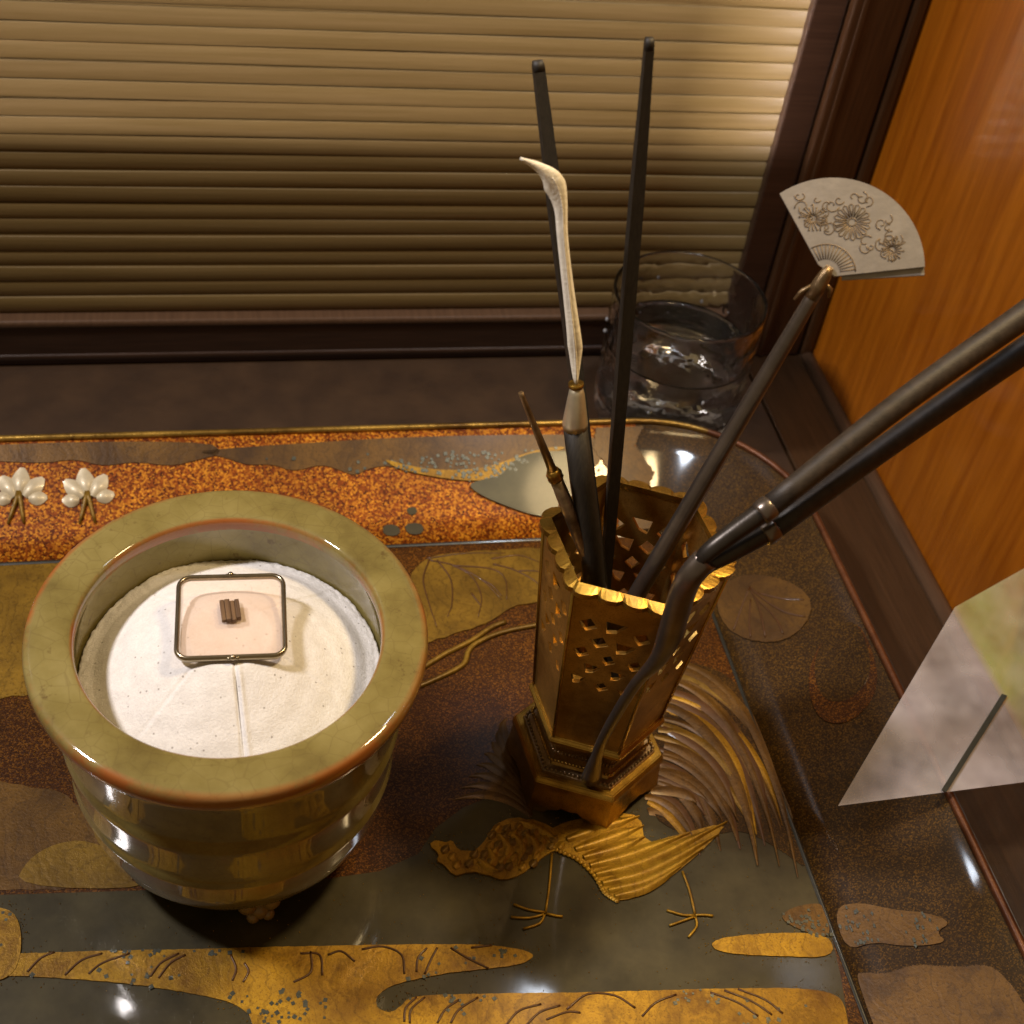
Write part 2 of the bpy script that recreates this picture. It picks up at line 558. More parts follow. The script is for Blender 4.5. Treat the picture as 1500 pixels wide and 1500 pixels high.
structure(box_obj('floor', -0.45, 0.2434, -0.40, 0.30, -0.02, -0.004, MAT['floor'], None, 0.0006))
rail = structure(box_obj('floor_rail', 0.2444, 0.290, -0.40, 0.30, -0.02, -0.0038, MAT['rail_wood'], None, 0.0008))
# rounded moulding strip where the rail meets the side wall
V, Fc = tube_data([(0.2770, -0.40, -0.0040), (0.2770, 0.2372, -0.0040)], 0.0036, 14)
mesh('moulding', V, Fc, MAT['moulding'], rail, True)
wall = structure(box_obj('side_wall', 0.2800, 0.300, -0.40, 0.30, -0.0036, 0.42, MAT['orange_wood'], None))
# shallow edge of a second board lying on the side wall
structure(box_obj('back_wall', -0.45, 0.2795, 0.2480, 0.270, -0.0036, 0.42, MAT['dark_wood'], None))

# slatted reed screen in a dark frame
screen = empty('slatted_screen', (0.0, 0.2373, -0.0036), 'reed screen of horizontal brown slats in a dark wooden frame', 'screen')
random.seed(4)
PITCH = 0.00745
prof = [(0.0, -0.5), (0.00022, -0.42), (0.00052, -0.24), (0.00066, 0.0), (0.00052, 0.24), (0.00022, 0.42), (0.0, 0.5)]
for k in range(30):
    z0 = 0.0216 + 0.0036 + (k + 0.5) * PITCH - 0.0005
    V, Fc = [], []
    ph, am = random.uniform(0, 6.28), random.uniform(0.0001, 0.00045)
    nx = 14
    hgt = PITCH * random.uniform(0.985, 1.004)
    dy = random.uniform(-0.0003, 0.0003)
    for i in range(nx + 1):
        x = -0.42 + (0.2352 + 0.42) * i / nx
        off = am * math.sin(ph + x * 16)
        for d, h in prof:
            V.append((x, 0.0052 - d + dy, z0 + off + h * hgt))
    q = len(prof)
    for i in range(nx):
        for j in range(q):
            Fc.append((i * q + j, i * q + (j + 1) % q, (i + 1) * q + (j + 1) % q, (i + 1) * q + j))
    Fc.append(tuple(range(q)))
    Fc.append(tuple(nx * q + j for j in range(q - 1, -1, -1)))
    s = mesh('slat', V, Fc, MAT['slat'], screen, False)
    for p in s.data.polygons:
        if len(p.vertices) == 4:
            p.use_smooth = True
box_obj('backing', -0.42, 0.2350, 0.0054, 0.0064, 0.0240, 0.26, MAT['slat'], screen)
fr = box_obj('bottom_rail', -0.45, 0.2330, 0.0, 0.0095, 0.0002, 0.0200, MAT['dark_wood'], screen, 0.0008)
box_obj('rail_bead', -0.45, 0.2330, -0.0012, 0.0080, 0.0202, 0.0235, MAT['moulding'], fr, 0.0011)
box_obj('rail_foot', -0.45, 0.2330, -0.0010, 0.0080, 0.0030, 0.0058, MAT['dark_wood'], fr, 0.0009)
st = box_obj('right_stile', 0.2485, 0.2725, -0.0030, 0.0095, 0.0004, 0.42, MAT['stile_wood'], screen, 0.0010)
box_obj('inner_bead', 0.2335, 0.2478, 0.0008, 0.0095, 0.0004, 0.42, MAT['dark_wood'], st, 0.0009)
box_obj('outer_bead', 0.2735, 0.2790, -0.0046, 0.0085, 0.0004, 0.42, MAT['stile_wood'], st, 0.0014)
box_obj('groove_bead', 0.2520, 0.2545, -0.0040, -0.0020, 0.0006, 0.42, MAT['stile_wood'], st, 0.0006)

# ------------------------------------------------------------------ lacquer tray
tray = empty('lacquer_tray', (0, 0, -0.0036), 'gold and brown lacquer tray with bird, cloud and leaf decoration under the incense set', 'tray')
TZ = 0.0036   # tray floor is at world z = 0

def rrect(x0, x1, y0, y1, r, n=12):
    out = []
    for cx, cy, a0 in ((x1 - r, y0 + r, -90), (x1 - r, y1 - r, 0), (x0 + r, y1 - r, 90), (x0 + r, y0 + r, 180)):
        for k in range(n + 1):
            a = math.radians(a0 + 90 * k / n)
            out.append((cx + r * math.cos(a), cy + r * math.sin(a)))
    return out

def rings(name, spec, m, parent, smooth=True, close=False):
    V, Fc = [], []
    for (x0, x1, y0, y1, r, z) in spec:
        V += [(x, y, z) for x, y in rrect(x0, x1, y0, y1, r)]
    n = len(V) // len(spec)
    L = len(spec)
    for i in range(L if close else L - 1):
        j = (i + 1) % L
        for k in range(n):
            Fc.append((i * n + k, i * n + (k + 1) % n, j * n + (k + 1) % n, j * n + k))
    return mesh(name, V, Fc, m, parent, smooth)

X0, X1, Y0, Y1 = -0.235, 0.180, -0.190, 0.115     # inner seam
RX0, RX1, RY0, RY1 = -0.280, 0.225, -0.233, 0.158  # rim
def lerp_ring(t, z, off=0.0):
    return (X0 + (RX0 - X0) * t - off, X1 + (RX1 - X1) * t + off, Y0 + (RY0 - Y0) * t - off, Y1 + (RY1 - Y1) * t + off, 0.018 + 0.040 * t + off, z)
fl = rrect(X0 + 0.0005, X1 - 0.0005, Y0 + 0.0005, Y1 - 0.0005, 0.018)
n = len(fl)
mesh('tray_floor', [(x, y, TZ - 0.0026) for x, y in fl] + [(x, y, TZ) for x, y in fl],
     [tuple(n + i for i in range(n)), tuple(range(n - 1, -1, -1))] + [(i, (i + 1) % n, n + (i + 1) % n, n + i) for i in range(n)], MAT['lacquer'], tray)
tw = rings('tray_wall', [lerp_ring(0, TZ - 0.0002)] + [lerp_ring(t, TZ + 0.022 * t) for t in (0.0, 0.25, 0.5, 0.75, 1.0)] +
      [lerp_ring(1.0, TZ + 0.0222, 0.0018), lerp_ring(0.9, TZ + 0.012, 0.0024), lerp_ring(0.05, TZ - 0.0034, 0.003)], MAT['lacquer_wall'], tray)
tw.data.materials.append(MAT['lacquer_dark'])
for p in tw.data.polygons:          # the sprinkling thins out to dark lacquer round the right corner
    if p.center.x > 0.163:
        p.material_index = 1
rm = rings('rim', [lerp_ring(1.0, TZ + 0.0222, -0.0004), lerp_ring(1.0, TZ + 0.0236, -0.0001), lerp_ring(1.0, TZ + 0.0240, 0.0008), lerp_ring(1.0, TZ + 0.0236, 0.0019), lerp_ring(1.0, TZ + 0.0205, 0.0024), lerp_ring(1.0, TZ + 0.0205, 0.0012)], MAT['rim_gold'], tray, True, True)
rm.data.materials.append(MAT['rim_red'])
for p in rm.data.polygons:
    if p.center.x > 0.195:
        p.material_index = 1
rings('seam_groove', [lerp_ring(0, TZ + 0.0003, -0.0006), lerp_ring(0, TZ + 0.0006, 0.0), lerp_ring(0, TZ + 0.0007, 0.0006), lerp_ring(0, TZ + 0.0003, 0.0009)], MAT['stone_lacquer'], tray)

# outlines of the lacquer decoration, millimetres on the tray floor, or (mm along, 0..1 up the slope) on its walls
WATER = [(-81.3,-20.3),(-50.4,-22.6),(-24.8,-24.5),(13.6,-26.9),(51.7,-24.9),(65.0,-7.4),(91.6,1.8),(148.8,1.8),(170.0,-16.9),(181.3,-40.2),(180.3,-57.2),(176.7,-83.0),(170.1,-107.2),(-80.8,-74.7)]
CLOUD_LONG = [(-79.3,-39.3),(-57.0,-41.5),(-40.0,-42.8),(-16.9,-45.1),(8.5,-47.2),(40.3,-50.3),(66.7,-53.1),(77.9,-55.3),(84.3,-57.9),(84.8,-59.7),(80.3,-61.4),(69.5,-61.6),(57.3,-61.4),(47.0,-62.4),(40.0,-63.8),(36.6,-66.4),(36.6,-69.7),(40.3,-71.8),(44.2,-69.4),(46.0,-67.5),(54.3,-67.7),(74.3,-69.7),(98.5,-72.4),(123.3,-74.6),(148.4,-77.0),(165.2,-79.2),(173.6,-81.8),(175.9,-86.2),(169.3,-107.1),(2.0,-85.5),(2.0,-68.7),(-1.6,-64.6),(-7.6,-61.2),(-20.8,-57.1),(-34.0,-53.4),(-50.9,-50.0),(-63.9,-47.6),(-78.6,-46.2)]
CLOUD_TONGUE = [(139.9,-61.9),(143.0,-60.2),(150.5,-59.9),(164.9,-60.6),(179.1,-63.0),(177.7,-70.7),(162.3,-68.4),(149.5,-66.4),(141.8,-64.4)]
CLOUD_BLOB = [(-81.0,-23.0),(-67.5,-25.9),(-64.2,-29.4),(-62.6,-35.4),(-62.5,-42.3),(-64.0,-47.1),(-68.4,-49.1),(-78.5,-47.9)]
CLOUD_SPECKLED = [(165.3,-54.8),(170.0,-52.5),(177.2,-51.8),(180.6,-52.7),(179.4,-63.5),(174.4,-62.9),(169.7,-60.0),(166.1,-57.3)]
LEAF = [(65.9,97.0),(75.0,109.0),(95.3,110.2),(120.4,110.5),(126.0,105.6),(124.3,94.7),(119.7,85.4),(114.2,81.6),(102.2,80.4),(97.4,75.7),(86.3,70.8),(73.1,66.6),(62.9,64.8),(57.4,70.4)]
LEAF_VEINS = [[(75.5,106.4),(84.8,102.9),(94.1,95.0),(100.2,84.0)],[(75.5,106.4),(72.0,96.6),(72.5,84.3),(73.9,72.4)],[(78.6,106.2),(82.4,95.8),(81.1,83.7),(78.4,77.1)],[(83.5,103.7),(90.5,97.1),(92.7,86.3),(89.8,76.2)],[(84.8,102.9),(99.0,100.1),(103.3,94.4),(102.0,83.9)],[(99.9,105.5),(110.9,106.6),(118.3,102.4)],[(99.9,102.6),(106.9,99.5),(113.9,93.6),(117.9,86.9)],[(94.1,95.0),(98.0,91.2),(100.5,85.7)],[(89.1,88.3),(91.9,81.2)],[(109.4,98.3),(116.0,97.8),(121.1,94.9)],[(74.8,107.2),(89.7,109.1),(105.7,108.1)]]
BRANCH = [[(60.3,44.4),(70.6,48.7),(80.7,54.1),(83.7,60.2),(87.8,64.1),(98.7,68.5),(118.0,71.7)],[(63.8,52.4),(74.6,59.4),(85.4,65.0),(94.0,70.9),(99.6,73.1)]]
SAND_A = [(-96.1,124.2),(-67.4,123.0),(-23.2,120.9),(-44.6,94.7),(-55.1,70.0),(-60.9,55.5),(-71.6,52.9),(-88.7,52.1)]
SAND_B = [(-85.6,21.9),(-64.8,17.3),(-48.0,10.5),(-37.0,-12.9),(-40.7,-21.9),(-58.3,-20.8),(-81.4,-19.2)]
STONE = [(-66.1,-19.0),(-62.9,-10.1),(-55.3,-5.2),(-45.3,-4.8),(-30.9,-14.7),(-24.8,-24.5)]
BIRD_BODY = [(58.6,-18.5),(61.7,-16.3),(63.9,-17.8),(66.3,-17.0),(67.9,-20.7),(71.6,-22.1),(75.9,-20.1),(80.2,-13.4),(87.0,-10.5),(95.7,-12.9),(103.4,-19.9),(100.6,-24.2),(95.5,-25.1),(89.1,-30.4),(83.0,-32.7),(78.2,-32.6),(75.2,-30.1),(70.5,-29.3),(64.4,-29.6),(62.8,-25.6),(60.0,-23.8),(61.9,-21.5)]
WING = [(95.8,-19.1),(101.0,-15.0),(109.4,-13.3),(121.2,-12.4),(129.6,-14.3),(128.3,-25.1),(138.3,-23.1),(158.5,-19.7),(150.2,-26.9),(138.6,-34.8),(127.8,-41.0),(119.2,-43.9),(114.3,-44.0),(111.1,-40.6),(109.2,-34.5),(105.0,-28.2),(99.1,-24.0)]
WING_FEATHERS = [[(103.1,-20.9),(116.6,-17.2),(129.0,-14.8)],[(105.1,-24.7),(117.9,-21.4),(129.5,-18.5)],[(107.1,-27.9),(119.2,-25.4),(128.9,-22.6)],[(108.6,-31.0),(123.2,-28.1),(144.3,-22.7)],[(109.7,-34.4),(128.2,-30.7),(158.0,-19.9)],[(111.1,-37.7),(128.4,-34.4),(153.8,-24.2)],[(112.5,-40.3),(127.6,-37.5),(146.7,-29.1)],[(114.0,-42.6),(124.6,-40.4),(137.7,-34.7)]]
BODY_FEATHERS = [[(81.4,-16.8),(83.8,-22.1),(80.6,-27.5)],[(85.5,-16.5),(88.3,-21.9),(85.5,-28.5)],[(89.9,-17.0),(92.8,-21.8),(90.7,-27.1)],[(73.3,-25.2),(76.2,-28.0),(79.1,-29.8)],[(88.9,-12.7),(95.1,-16.0),(99.8,-20.6)],[(77.3,-21.5),(78.2,-25.3),(76.4,-28.0)]]
TAIL_GROUND = [(131.6,-12.9),(143.2,22.6),(158.5,50.9),(178.6,42.7),(184.1,18.8),(183.9,-15.6),(180.9,-41.4),(174.3,-33.1),(163.3,-22.8),(151.0,-24.1),(141.8,-23.2)]
SIDE = [[(93.4,-10.6),(90.6,-6.8),(87.4,-3.9),(83.6,-1.9),(79.3,-0.9),(74.4,-0.9),(69.2,-1.8)],[(93.7,-9.1),(91.0,-4.7),(87.9,-1.3),(84.5,1.1),(80.7,2.6),(76.7,3.0),(72.3,2.4)],[(94.0,-7.5),(91.3,-2.6),(88.5,1.3),(85.4,4.2),(82.3,6.1),(78.9,6.9),(75.5,6.7)],[(94.3,-5.9),(91.6,-0.5),(89.0,3.9),(86.4,7.3),(83.8,9.7),(81.2,10.9),(78.7,11.1)],[(94.6,-4.4),(92.0,1.6),(89.6,6.6),(87.4,10.5),(85.4,13.3),(83.6,15.0),(82.0,15.5)],[(94.9,-2.8),(92.3,3.8),(90.1,9.3),(88.3,13.7),(86.9,17.0),(86.0,19.1),(85.4,20.0)],[(95.2,-1.2),(92.7,5.9),(90.7,12.0),(89.3,16.9),(88.5,20.7),(88.4,23.3),(88.8,24.6)],[(95.5,0.4),(93.0,8.1),(91.3,14.7),(90.3,20.2),(90.1,24.5),(90.8,27.5),(92.3,29.3)]]
TAIL = [[(132.6,-12.9),(134.4,-12.8),(136.1,-13.1),(137.6,-13.8),(139.0,-14.9),(140.3,-16.5),(141.4,-18.5),(142.5,-21.0),(143.3,-23.8)],[(133.4,-9.2),(135.5,-10.6),(137.2,-12.2),(138.8,-14.2),(140.1,-16.4),(141.2,-19.0),(142.1,-21.9),(142.7,-25.0),(143.1,-28.5)],[(135.5,-7.1),(137.9,-7.7),(140.1,-9.0),(141.9,-11.0),(143.3,-13.7),(144.4,-17.1),(145.1,-21.1),(145.4,-25.8),(145.5,-31.0)],[(132.8,-7.3),(135.5,-7.9),(137.9,-9.1),(140.0,-10.9),(141.8,-13.3),(143.1,-16.3),(144.2,-19.9),(144.9,-24.0),(145.3,-28.6)],[(135.3,-5.3),(138.5,-5.5),(141.3,-5.8),(143.7,-6.3),(145.7,-7.1),(147.3,-8.0),(148.5,-9.2),(149.3,-10.5),(149.7,-12.0)],[(135.4,-3.4),(138.0,-3.8),(140.3,-4.4),(142.4,-5.3),(144.2,-6.3),(145.7,-7.5),(147.0,-8.9),(147.9,-10.5),(148.6,-12.2)],[(139.0,-1.8),(141.8,-3.3),(144.1,-5.3),(145.9,-7.6),(147.3,-10.4),(148.2,-13.5),(148.7,-16.9),(148.8,-20.7),(148.4,-24.8)],[(137.1,0.1),(140.1,-0.6),(142.8,-1.7),(145.1,-3.2),(147.1,-5.1),(148.7,-7.4),(150.0,-10.0),(150.9,-13.0),(151.4,-16.4)],[(139.0,2.6),(143.0,1.5),(146.5,-0.1),(149.4,-2.2),(151.9,-4.7),(153.9,-7.8),(155.3,-11.2),(156.2,-15.2),(156.7,-19.5)],[(137.2,3.6),(140.1,2.3),(142.9,0.9),(145.3,-0.8),(147.6,-2.6),(149.6,-4.5),(151.3,-6.7),(152.8,-9.0),(154.0,-11.4)],[(140.0,5.6),(143.5,4.6),(146.4,2.7),(148.8,0.0),(150.7,-3.4),(152.0,-7.5),(152.7,-12.4),(153.0,-18.0),(152.7,-24.2)],[(139.3,6.7),(143.2,4.5),(146.4,1.6),(149.0,-2.0),(151.0,-6.4),(152.3,-11.4),(153.1,-17.0),(153.2,-23.3),(152.8,-30.1)],[(143.9,9.6),(148.1,7.5),(151.6,4.7),(154.5,1.2),(156.7,-3.1),(158.4,-8.1),(159.3,-13.8),(159.7,-20.2),(159.4,-27.1)],[(142.2,8.7),(146.3,6.9),(149.9,4.3),(153.0,0.9),(155.4,-3.3),(157.3,-8.3),(158.6,-13.9),(159.4,-20.2),(159.6,-27.1)],[(145.0,12.8),(148.8,11.0),(152.1,8.5),(155.0,5.3),(157.3,1.5),(159.2,-2.9),(160.6,-7.9),(161.5,-13.5),(161.9,-19.6)],[(141.0,12.2),(145.0,10.4),(148.6,7.7),(151.7,4.3),(154.2,0.1),(156.3,-4.9),(157.8,-10.7),(158.9,-17.1),(159.4,-24.1)],[(146.3,14.9),(150.2,12.9),(153.4,9.8),(156.0,5.6),(158.0,0.3),(159.3,-5.9),(160.0,-13.2),(160.1,-21.3),(159.6,-30.2)],[(142.5,16.9),(147.6,14.8),(152.1,11.6),(155.9,7.4),(159.2,2.4),(161.8,-3.6),(163.8,-10.4),(165.1,-17.9),(165.8,-26.2)],[(146.2,19.8),(150.6,16.9),(154.3,13.5),(157.3,9.4),(159.6,4.7),(161.1,-0.5),(162.0,-6.3),(162.2,-12.5),(161.7,-19.2)],[(144.5,19.3),(150.8,17.9),(156.1,15.0),(160.3,10.7),(163.5,5.0),(165.5,-2.0),(166.4,-10.2),(166.3,-19.6),(165.1,-29.9)],[(146.0,22.2),(151.3,19.2),(155.8,15.3),(159.5,10.4),(162.3,4.6),(164.3,-2.0),(165.6,-9.4),(166.0,-17.5),(165.6,-26.3)],[(147.6,24.1),(153.3,21.9),(157.9,18.5),(161.6,13.9),(164.3,8.1),(165.9,1.3),(166.6,-6.6),(166.4,-15.4),(165.2,-25.0)],[(150.9,27.1),(156.2,24.7),(160.6,21.0),(164.0,16.0),(166.4,9.9),(167.9,2.6),(168.4,-5.8),(168.0,-15.2),(166.7,-25.4)],[(149.1,28.7),(154.4,26.2),(158.9,22.8),(162.5,18.4),(165.2,13.0),(167.1,6.9),(168.1,-0.1),(168.2,-7.9),(167.6,-16.3)],[(149.7,29.3),(155.2,25.6),(159.6,20.4),(162.9,13.8),(165.1,5.9),(166.2,-3.2),(166.3,-13.5),(165.3,-24.7),(163.4,-36.8)],[(150.5,32.4),(156.5,29.6),(161.6,25.7),(165.7,20.7),(168.9,14.6),(171.1,7.6),(172.3,-0.3),(172.6,-9.1),(172.1,-18.6)],[(149.4,33.9),(155.4,30.8),(160.4,26.2),(164.3,20.0),(167.2,12.4),(169.0,3.5),(169.7,-6.6),(169.5,-17.7),(168.3,-29.8)],[(149.8,34.6),(157.3,31.7),(163.6,27.4),(168.8,21.9),(172.7,15.0),(175.4,7.0),(177.0,-2.1),(177.4,-12.1),(176.6,-23.0)],[(153.8,35.6),(159.8,32.1),(164.7,27.5),(168.7,21.7),(171.5,14.9),(173.3,7.1),(174.1,-1.6),(173.8,-11.2),(172.6,-21.5)],[(155.1,40.6),(161.0,36.4),(165.8,30.3),(169.4,22.4),(171.8,13.0),(173.1,2.0),(173.2,-10.2),(172.4,-23.6),(170.5,-37.9)],[(156.8,41.7),(163.3,38.8),(168.9,34.4),(173.5,28.6),(177.1,21.5),(179.7,13.2),(181.3,3.7),(182.0,-6.7),(181.8,-18.1)],[(154.3,42.7),(159.8,38.7),(164.6,33.2),(168.5,26.5),(171.5,18.5),(173.8,9.3),(175.3,-0.9),(175.9,-12.1),(175.8,-24.1)],[(153.8,44.8),(162.3,41.2),(169.4,36.0),(174.9,29.1),(178.9,20.8),(181.3,11.1),(182.3,0.1),(181.8,-11.9),(180.0,-24.9)],[(155.8,47.0),(163.1,43.3),(169.2,38.1),(174.1,31.3),(177.9,23.2),(180.4,13.8),(181.7,3.2),(181.9,-8.4),(181.0,-20.9)],[(159.5,48.7),(166.5,44.9),(172.0,38.6),(176.1,29.8),(178.7,18.8),(179.8,5.8),(179.6,-9.0),(178.0,-25.2),(175.3,-42.5)],[(158.3,51.1),(164.7,46.7),(170.2,40.7),(174.6,33.1),(178.0,24.1),(180.4,13.8),(181.8,2.4),(182.2,-10.1),(181.7,-23.4)]]
LEGS = [[[(97.3,-25.3),(94.1,-36.8),(91.2,-45.4)],[(91.2,-45.4),(86.3,-44.0),(81.8,-41.6)],[(91.1,-45.9),(85.8,-46.7),(80.2,-45.8)],[(90.9,-45.9),(88.6,-48.9),(83.3,-50.1)],[(91.4,-45.9),(94.4,-47.0),(96.2,-47.4)]],[[(138.0,-36.2),(138.4,-42.9),(137.9,-51.7)],[(137.9,-51.7),(134.0,-51.2),(129.3,-49.0)],[(137.8,-52.1),(133.5,-53.1),(128.8,-54.2)],[(137.8,-52.1),(137.3,-55.4),(133.7,-58.7)],[(137.9,-51.7),(141.0,-52.0),(143.5,-52.6)]]]
SCROLLS = [[(-60.3,-47.0),(-56.9,-43.2),(-53.2,-41.7)],[(-50.0,-49.2),(-45.5,-45.1),(-39.9,-43.7)],[(-43.5,-49.6),(-39.8,-46.7),(-32.3,-44.6)],[(-26.5,-52.5),(-23.5,-48.6),(-18.5,-46.2)],[(-24.2,-53.2),(-20.8,-48.9),(-16.6,-46.9)],[(-3.6,-56.5),(-2.4,-52.8),(-3.8,-48.4)],[(-0.6,-57.3),(1.1,-54.1),(0.0,-51.4)],[(13.7,-59.0),(18.8,-56.4),(19.2,-50.0)],[(16.2,-50.3),(21.7,-51.4),(22.0,-57.9)],[(24.1,-51.7),(28.1,-51.0),(31.8,-54.7)],[(34.2,-51.1),(40.3,-50.9),(45.6,-54.2),(45.7,-60.3)],[(49.3,-60.1),(50.3,-55.8),(53.3,-52.9)],[(51.6,-61.0),(54.3,-56.3),(56.4,-53.2)],[(60.4,-53.7),(65.0,-57.6),(70.6,-61.5)],[(66.5,-54.4),(72.8,-54.3)],[(45.4,-75.3),(46.3,-71.3),(50.7,-68.1)],[(43.9,-74.7),(44.8,-70.7),(48.3,-67.8)],[(53.2,-76.2),(56.1,-72.5),(60.4,-70.1)],[(57.0,-76.7),(60.0,-73.0),(66.1,-70.0)],[(72.5,-79.5),(77.3,-75.5),(84.1,-74.3)],[(78.4,-80.2),(83.2,-76.7),(89.6,-75.4)],[(91.3,-76.8),(98.3,-73.0),(106.4,-74.4),(111.6,-78.9)],[(84.7,-79.1),(91.1,-77.6),(95.1,-78.3)],[(135.4,-76.9),(142.8,-81.0),(147.7,-85.9)],[(139.8,-76.8),(147.1,-81.1),(152.0,-86.0)],[(144.1,-76.9),(151.4,-81.2),(155.4,-86.0)],[(113.0,-81.6),(118.1,-78.0),(124.9,-76.3)]]
BW_CLOUD = [(-12.0,0.867),(8.7,0.893),(37.7,0.915),(72.9,0.94),(137.3,0.923),(151.5,0.889),(149.6,0.581),(137.6,0.725),(127.6,0.732),(117.0,0.594),(106.9,0.541),(95.8,0.526),(82.3,0.572),(71.6,0.628),(63.8,0.694),(55.6,0.676),(50.0,0.609),(44.9,0.661),(37.1,0.726),(26.4,0.663),(18.8,0.739),(8.3,0.735),(0.7,0.811)]
BW_CLOUD2 = [(61.3,0.755),(71.8,0.676),(85.3,0.63),(99.1,0.631),(107.6,0.673),(116.4,0.74),(128.0,0.805),(138.0,0.805),(127.6,0.732),(117.0,0.594),(106.9,0.541),(95.8,0.526),(82.3,0.572),(71.6,0.628),(65.1,0.681)]
BW_HILL = [(94.0,0.491),(98.6,0.53),(108.5,0.564),(111.8,0.67),(119.2,0.75),(127.8,0.769),(139.2,0.761),(146.7,0.583),(143.9,0.132),(132.8,0.16),(119.1,0.208),(108.5,0.301),(99.6,0.392)]
BW_SOFT = [(-96.2,0.994),(-6.7,0.963),(0.8,0.846),(-9.6,0.795),(-19.8,0.745),(-32.4,0.8),(-44.9,0.763),(-54.7,0.839),(-67.0,0.803),(-96.0,0.869)]
BW_STONES = [[(59.2,0.181),(64.0,0.188),(66.4,0.128),(64.1,0.084),(59.4,0.1)],[(67.7,0.185),(73.9,0.191),(75.5,0.131),(73.2,0.087),(68.5,0.103)],[(68.8,0.318),(72.6,0.332),(73.4,0.273),(70.1,0.252)]]
BLOSSOM = [(-74.7,0.539),(-50.4,0.518)]
RW_LEAF = [(79.7,0.087),(84.7,0.257),(80.5,0.479),(69.9,0.682),(59.4,0.728),(51.1,0.607),(47.8,0.427),(51.4,0.239),(58.6,0.096),(69.1,0.013)]
RW_VEINS = [[(77.3,0.338),(68.7,0.404),(60.1,0.509),(54.8,0.633)],[(76.7,0.334),(66.6,0.346),(52.2,0.307)],[(76.7,0.334),(68.0,0.209),(60.1,0.106)],[(71.9,0.342),(59.6,0.425),(50.9,0.437)],[(72.9,0.376),(66.6,0.525),(62.4,0.674)],[(71.0,0.309),(62.1,0.242),(54.5,0.205)]]
RW_CLOUD = [(-54.7,0.061),(-55.8,0.232),(-61.8,0.409),(-66.0,0.595),(-71.2,0.704),(-72.4,0.586),(-76.8,0.635),(-74.1,0.4),(-69.2,0.22),(-69.3,0.036)]
RW_RING = [(28.1,0.449),(42.7,0.654),(47.6,0.948),(33.8,1.051),(15.1,0.908),(5.8,0.641),(10.3,0.426)]
RW_GOLD = [(-77.6,-0.033),(-76.9,0.084),(-80.1,0.224),(-79.5,0.4),(-84.5,0.614),(-86.4,0.807),(-93.5,0.868),(-100.2,0.89),(-122.7,0.92),(-106.4,-0.135)]


def bwall(u, v, z):
    """point on the tray's sloping back wall: u = x, v = 0..1 up the slope, z = height off the surface"""
    nrm = Vector((0, -0.022, 0.043)).normalized()
    return Vector((u, Y1 + 0.043 * v, TZ + 0.022 * v)) + nrm * z

def rwall(u, v, z):
    nrm = Vector((-0.022, 0, 0.045)).normalized()
    return Vector((X1 + 0.045 * v, u, TZ + 0.022 * v)) + nrm * z

def floor_pt(u, v, z):
    return Vector((u, v, TZ + z))

def wall_uv(pts):
    return [(p[0] / 1000, max(0.04, min(0.985, p[1]))) for p in pts]

def rough_edge(pts, amp, seed, step=0.003):
    """subdivide an outline and make it uneven"""
    rnd = random.Random(seed)
    out = []
    for i in range(len(pts)):
        a, b = Vector(pts[i]), Vector(pts[(i + 1) % len(pts)])
        k = max(1, min(40, int((b - a).length / step)))
        for j in range(k):
            p = a.lerp(b, j / k)
            out.append((p.x + rnd.uniform(-amp, amp), p.y + rnd.uniform(-amp, amp)))
    return out

relief('water_ground', chaikin(mm(WATER), 1), 0.00012, MAT['water_lacquer'], tray, 0.0, floor_pt)
relief('sand_ground', rough_edge(chaikin(mm(SAND_A), 1), 0.0006, 1), 0.00022, MAT['gold_olive'], tray, 0.0, floor_pt)
relief('sand_ground', rough_edge(chaikin(mm(SAND_B), 1), 0.0006, 2), 0.00017, MAT['gold_brown'], tray, 0.0, floor_pt)
relief('stone', chaikin(mm(STONE), 2), 0.0003, MAT['gold_olive'], tray, 0.0001, floor_pt)
relief('cloud', rough_edge(chaikin(mm(CLOUD_LONG), 2), 0.00010, 31, 0.0015), 0.00045, MAT['gold'], tray, 0.0001, floor_pt)
relief('cloud', rough_edge(chaikin(mm(CLOUD_TONGUE), 2), 0.00010, 31, 0.0015), 0.00045, MAT['gold'], tray, 0.0001, floor_pt)
relief('cloud', chaikin(mm(CLOUD_BLOB), 2), 0.0006, MAT['gold'], tray, 0.0001, floor_pt)
relief('cloud', chaikin(mm(CLOUD_SPECKLED), 2), 0.0004, MAT['gold_brown'], tray, 0.0001, floor_pt)
leaf = relief('leaf', rough_edge(chaikin(mm(LEAF), 1), 0.0004, 3), 0.0005, MAT['gold_olive'], tray, 0.0, floor_pt)
def flat_curves(curves, h, place=floor_pt, conv=mm, sub=5):
    return [[place(p.x, p.y, h) for p in smooth_curve([(q[0], q[1], 0) for q in conv(c)], sub)] for c in curves]
for c in flat_curves(LEAF_VEINS, 0.0005):
    tube('vein', c, [0.00042 * (1 - 0.6 * i / len(c)) for i in range(len(c))], MAT['line_brown'], leaf, 5)
for c in flat_curves(BRANCH, 0.0004):
    tube('branch', c, 0.0010, MAT['gold_olive'], tray, 6)
# engraved scrolls and tiny square inlays on the gold clouds
tubes_joined('cloud_scroll', flat_curves(SCROLLS, 0.0005), 0.00042, MAT['line_brown'], tray, 5)['kind'] = 'stuff'

def inside(p, poly):
    c = False
    for i in range(len(poly)):
        a, b = poly[i], poly[i - 1]
        if (a[1] > p[1]) != (b[1] > p[1]) and p[0] < (b[0] - a[0]) * (p[1] - a[1]) / (b[1] - a[1]) + a[0]:
            c = not c
    return c

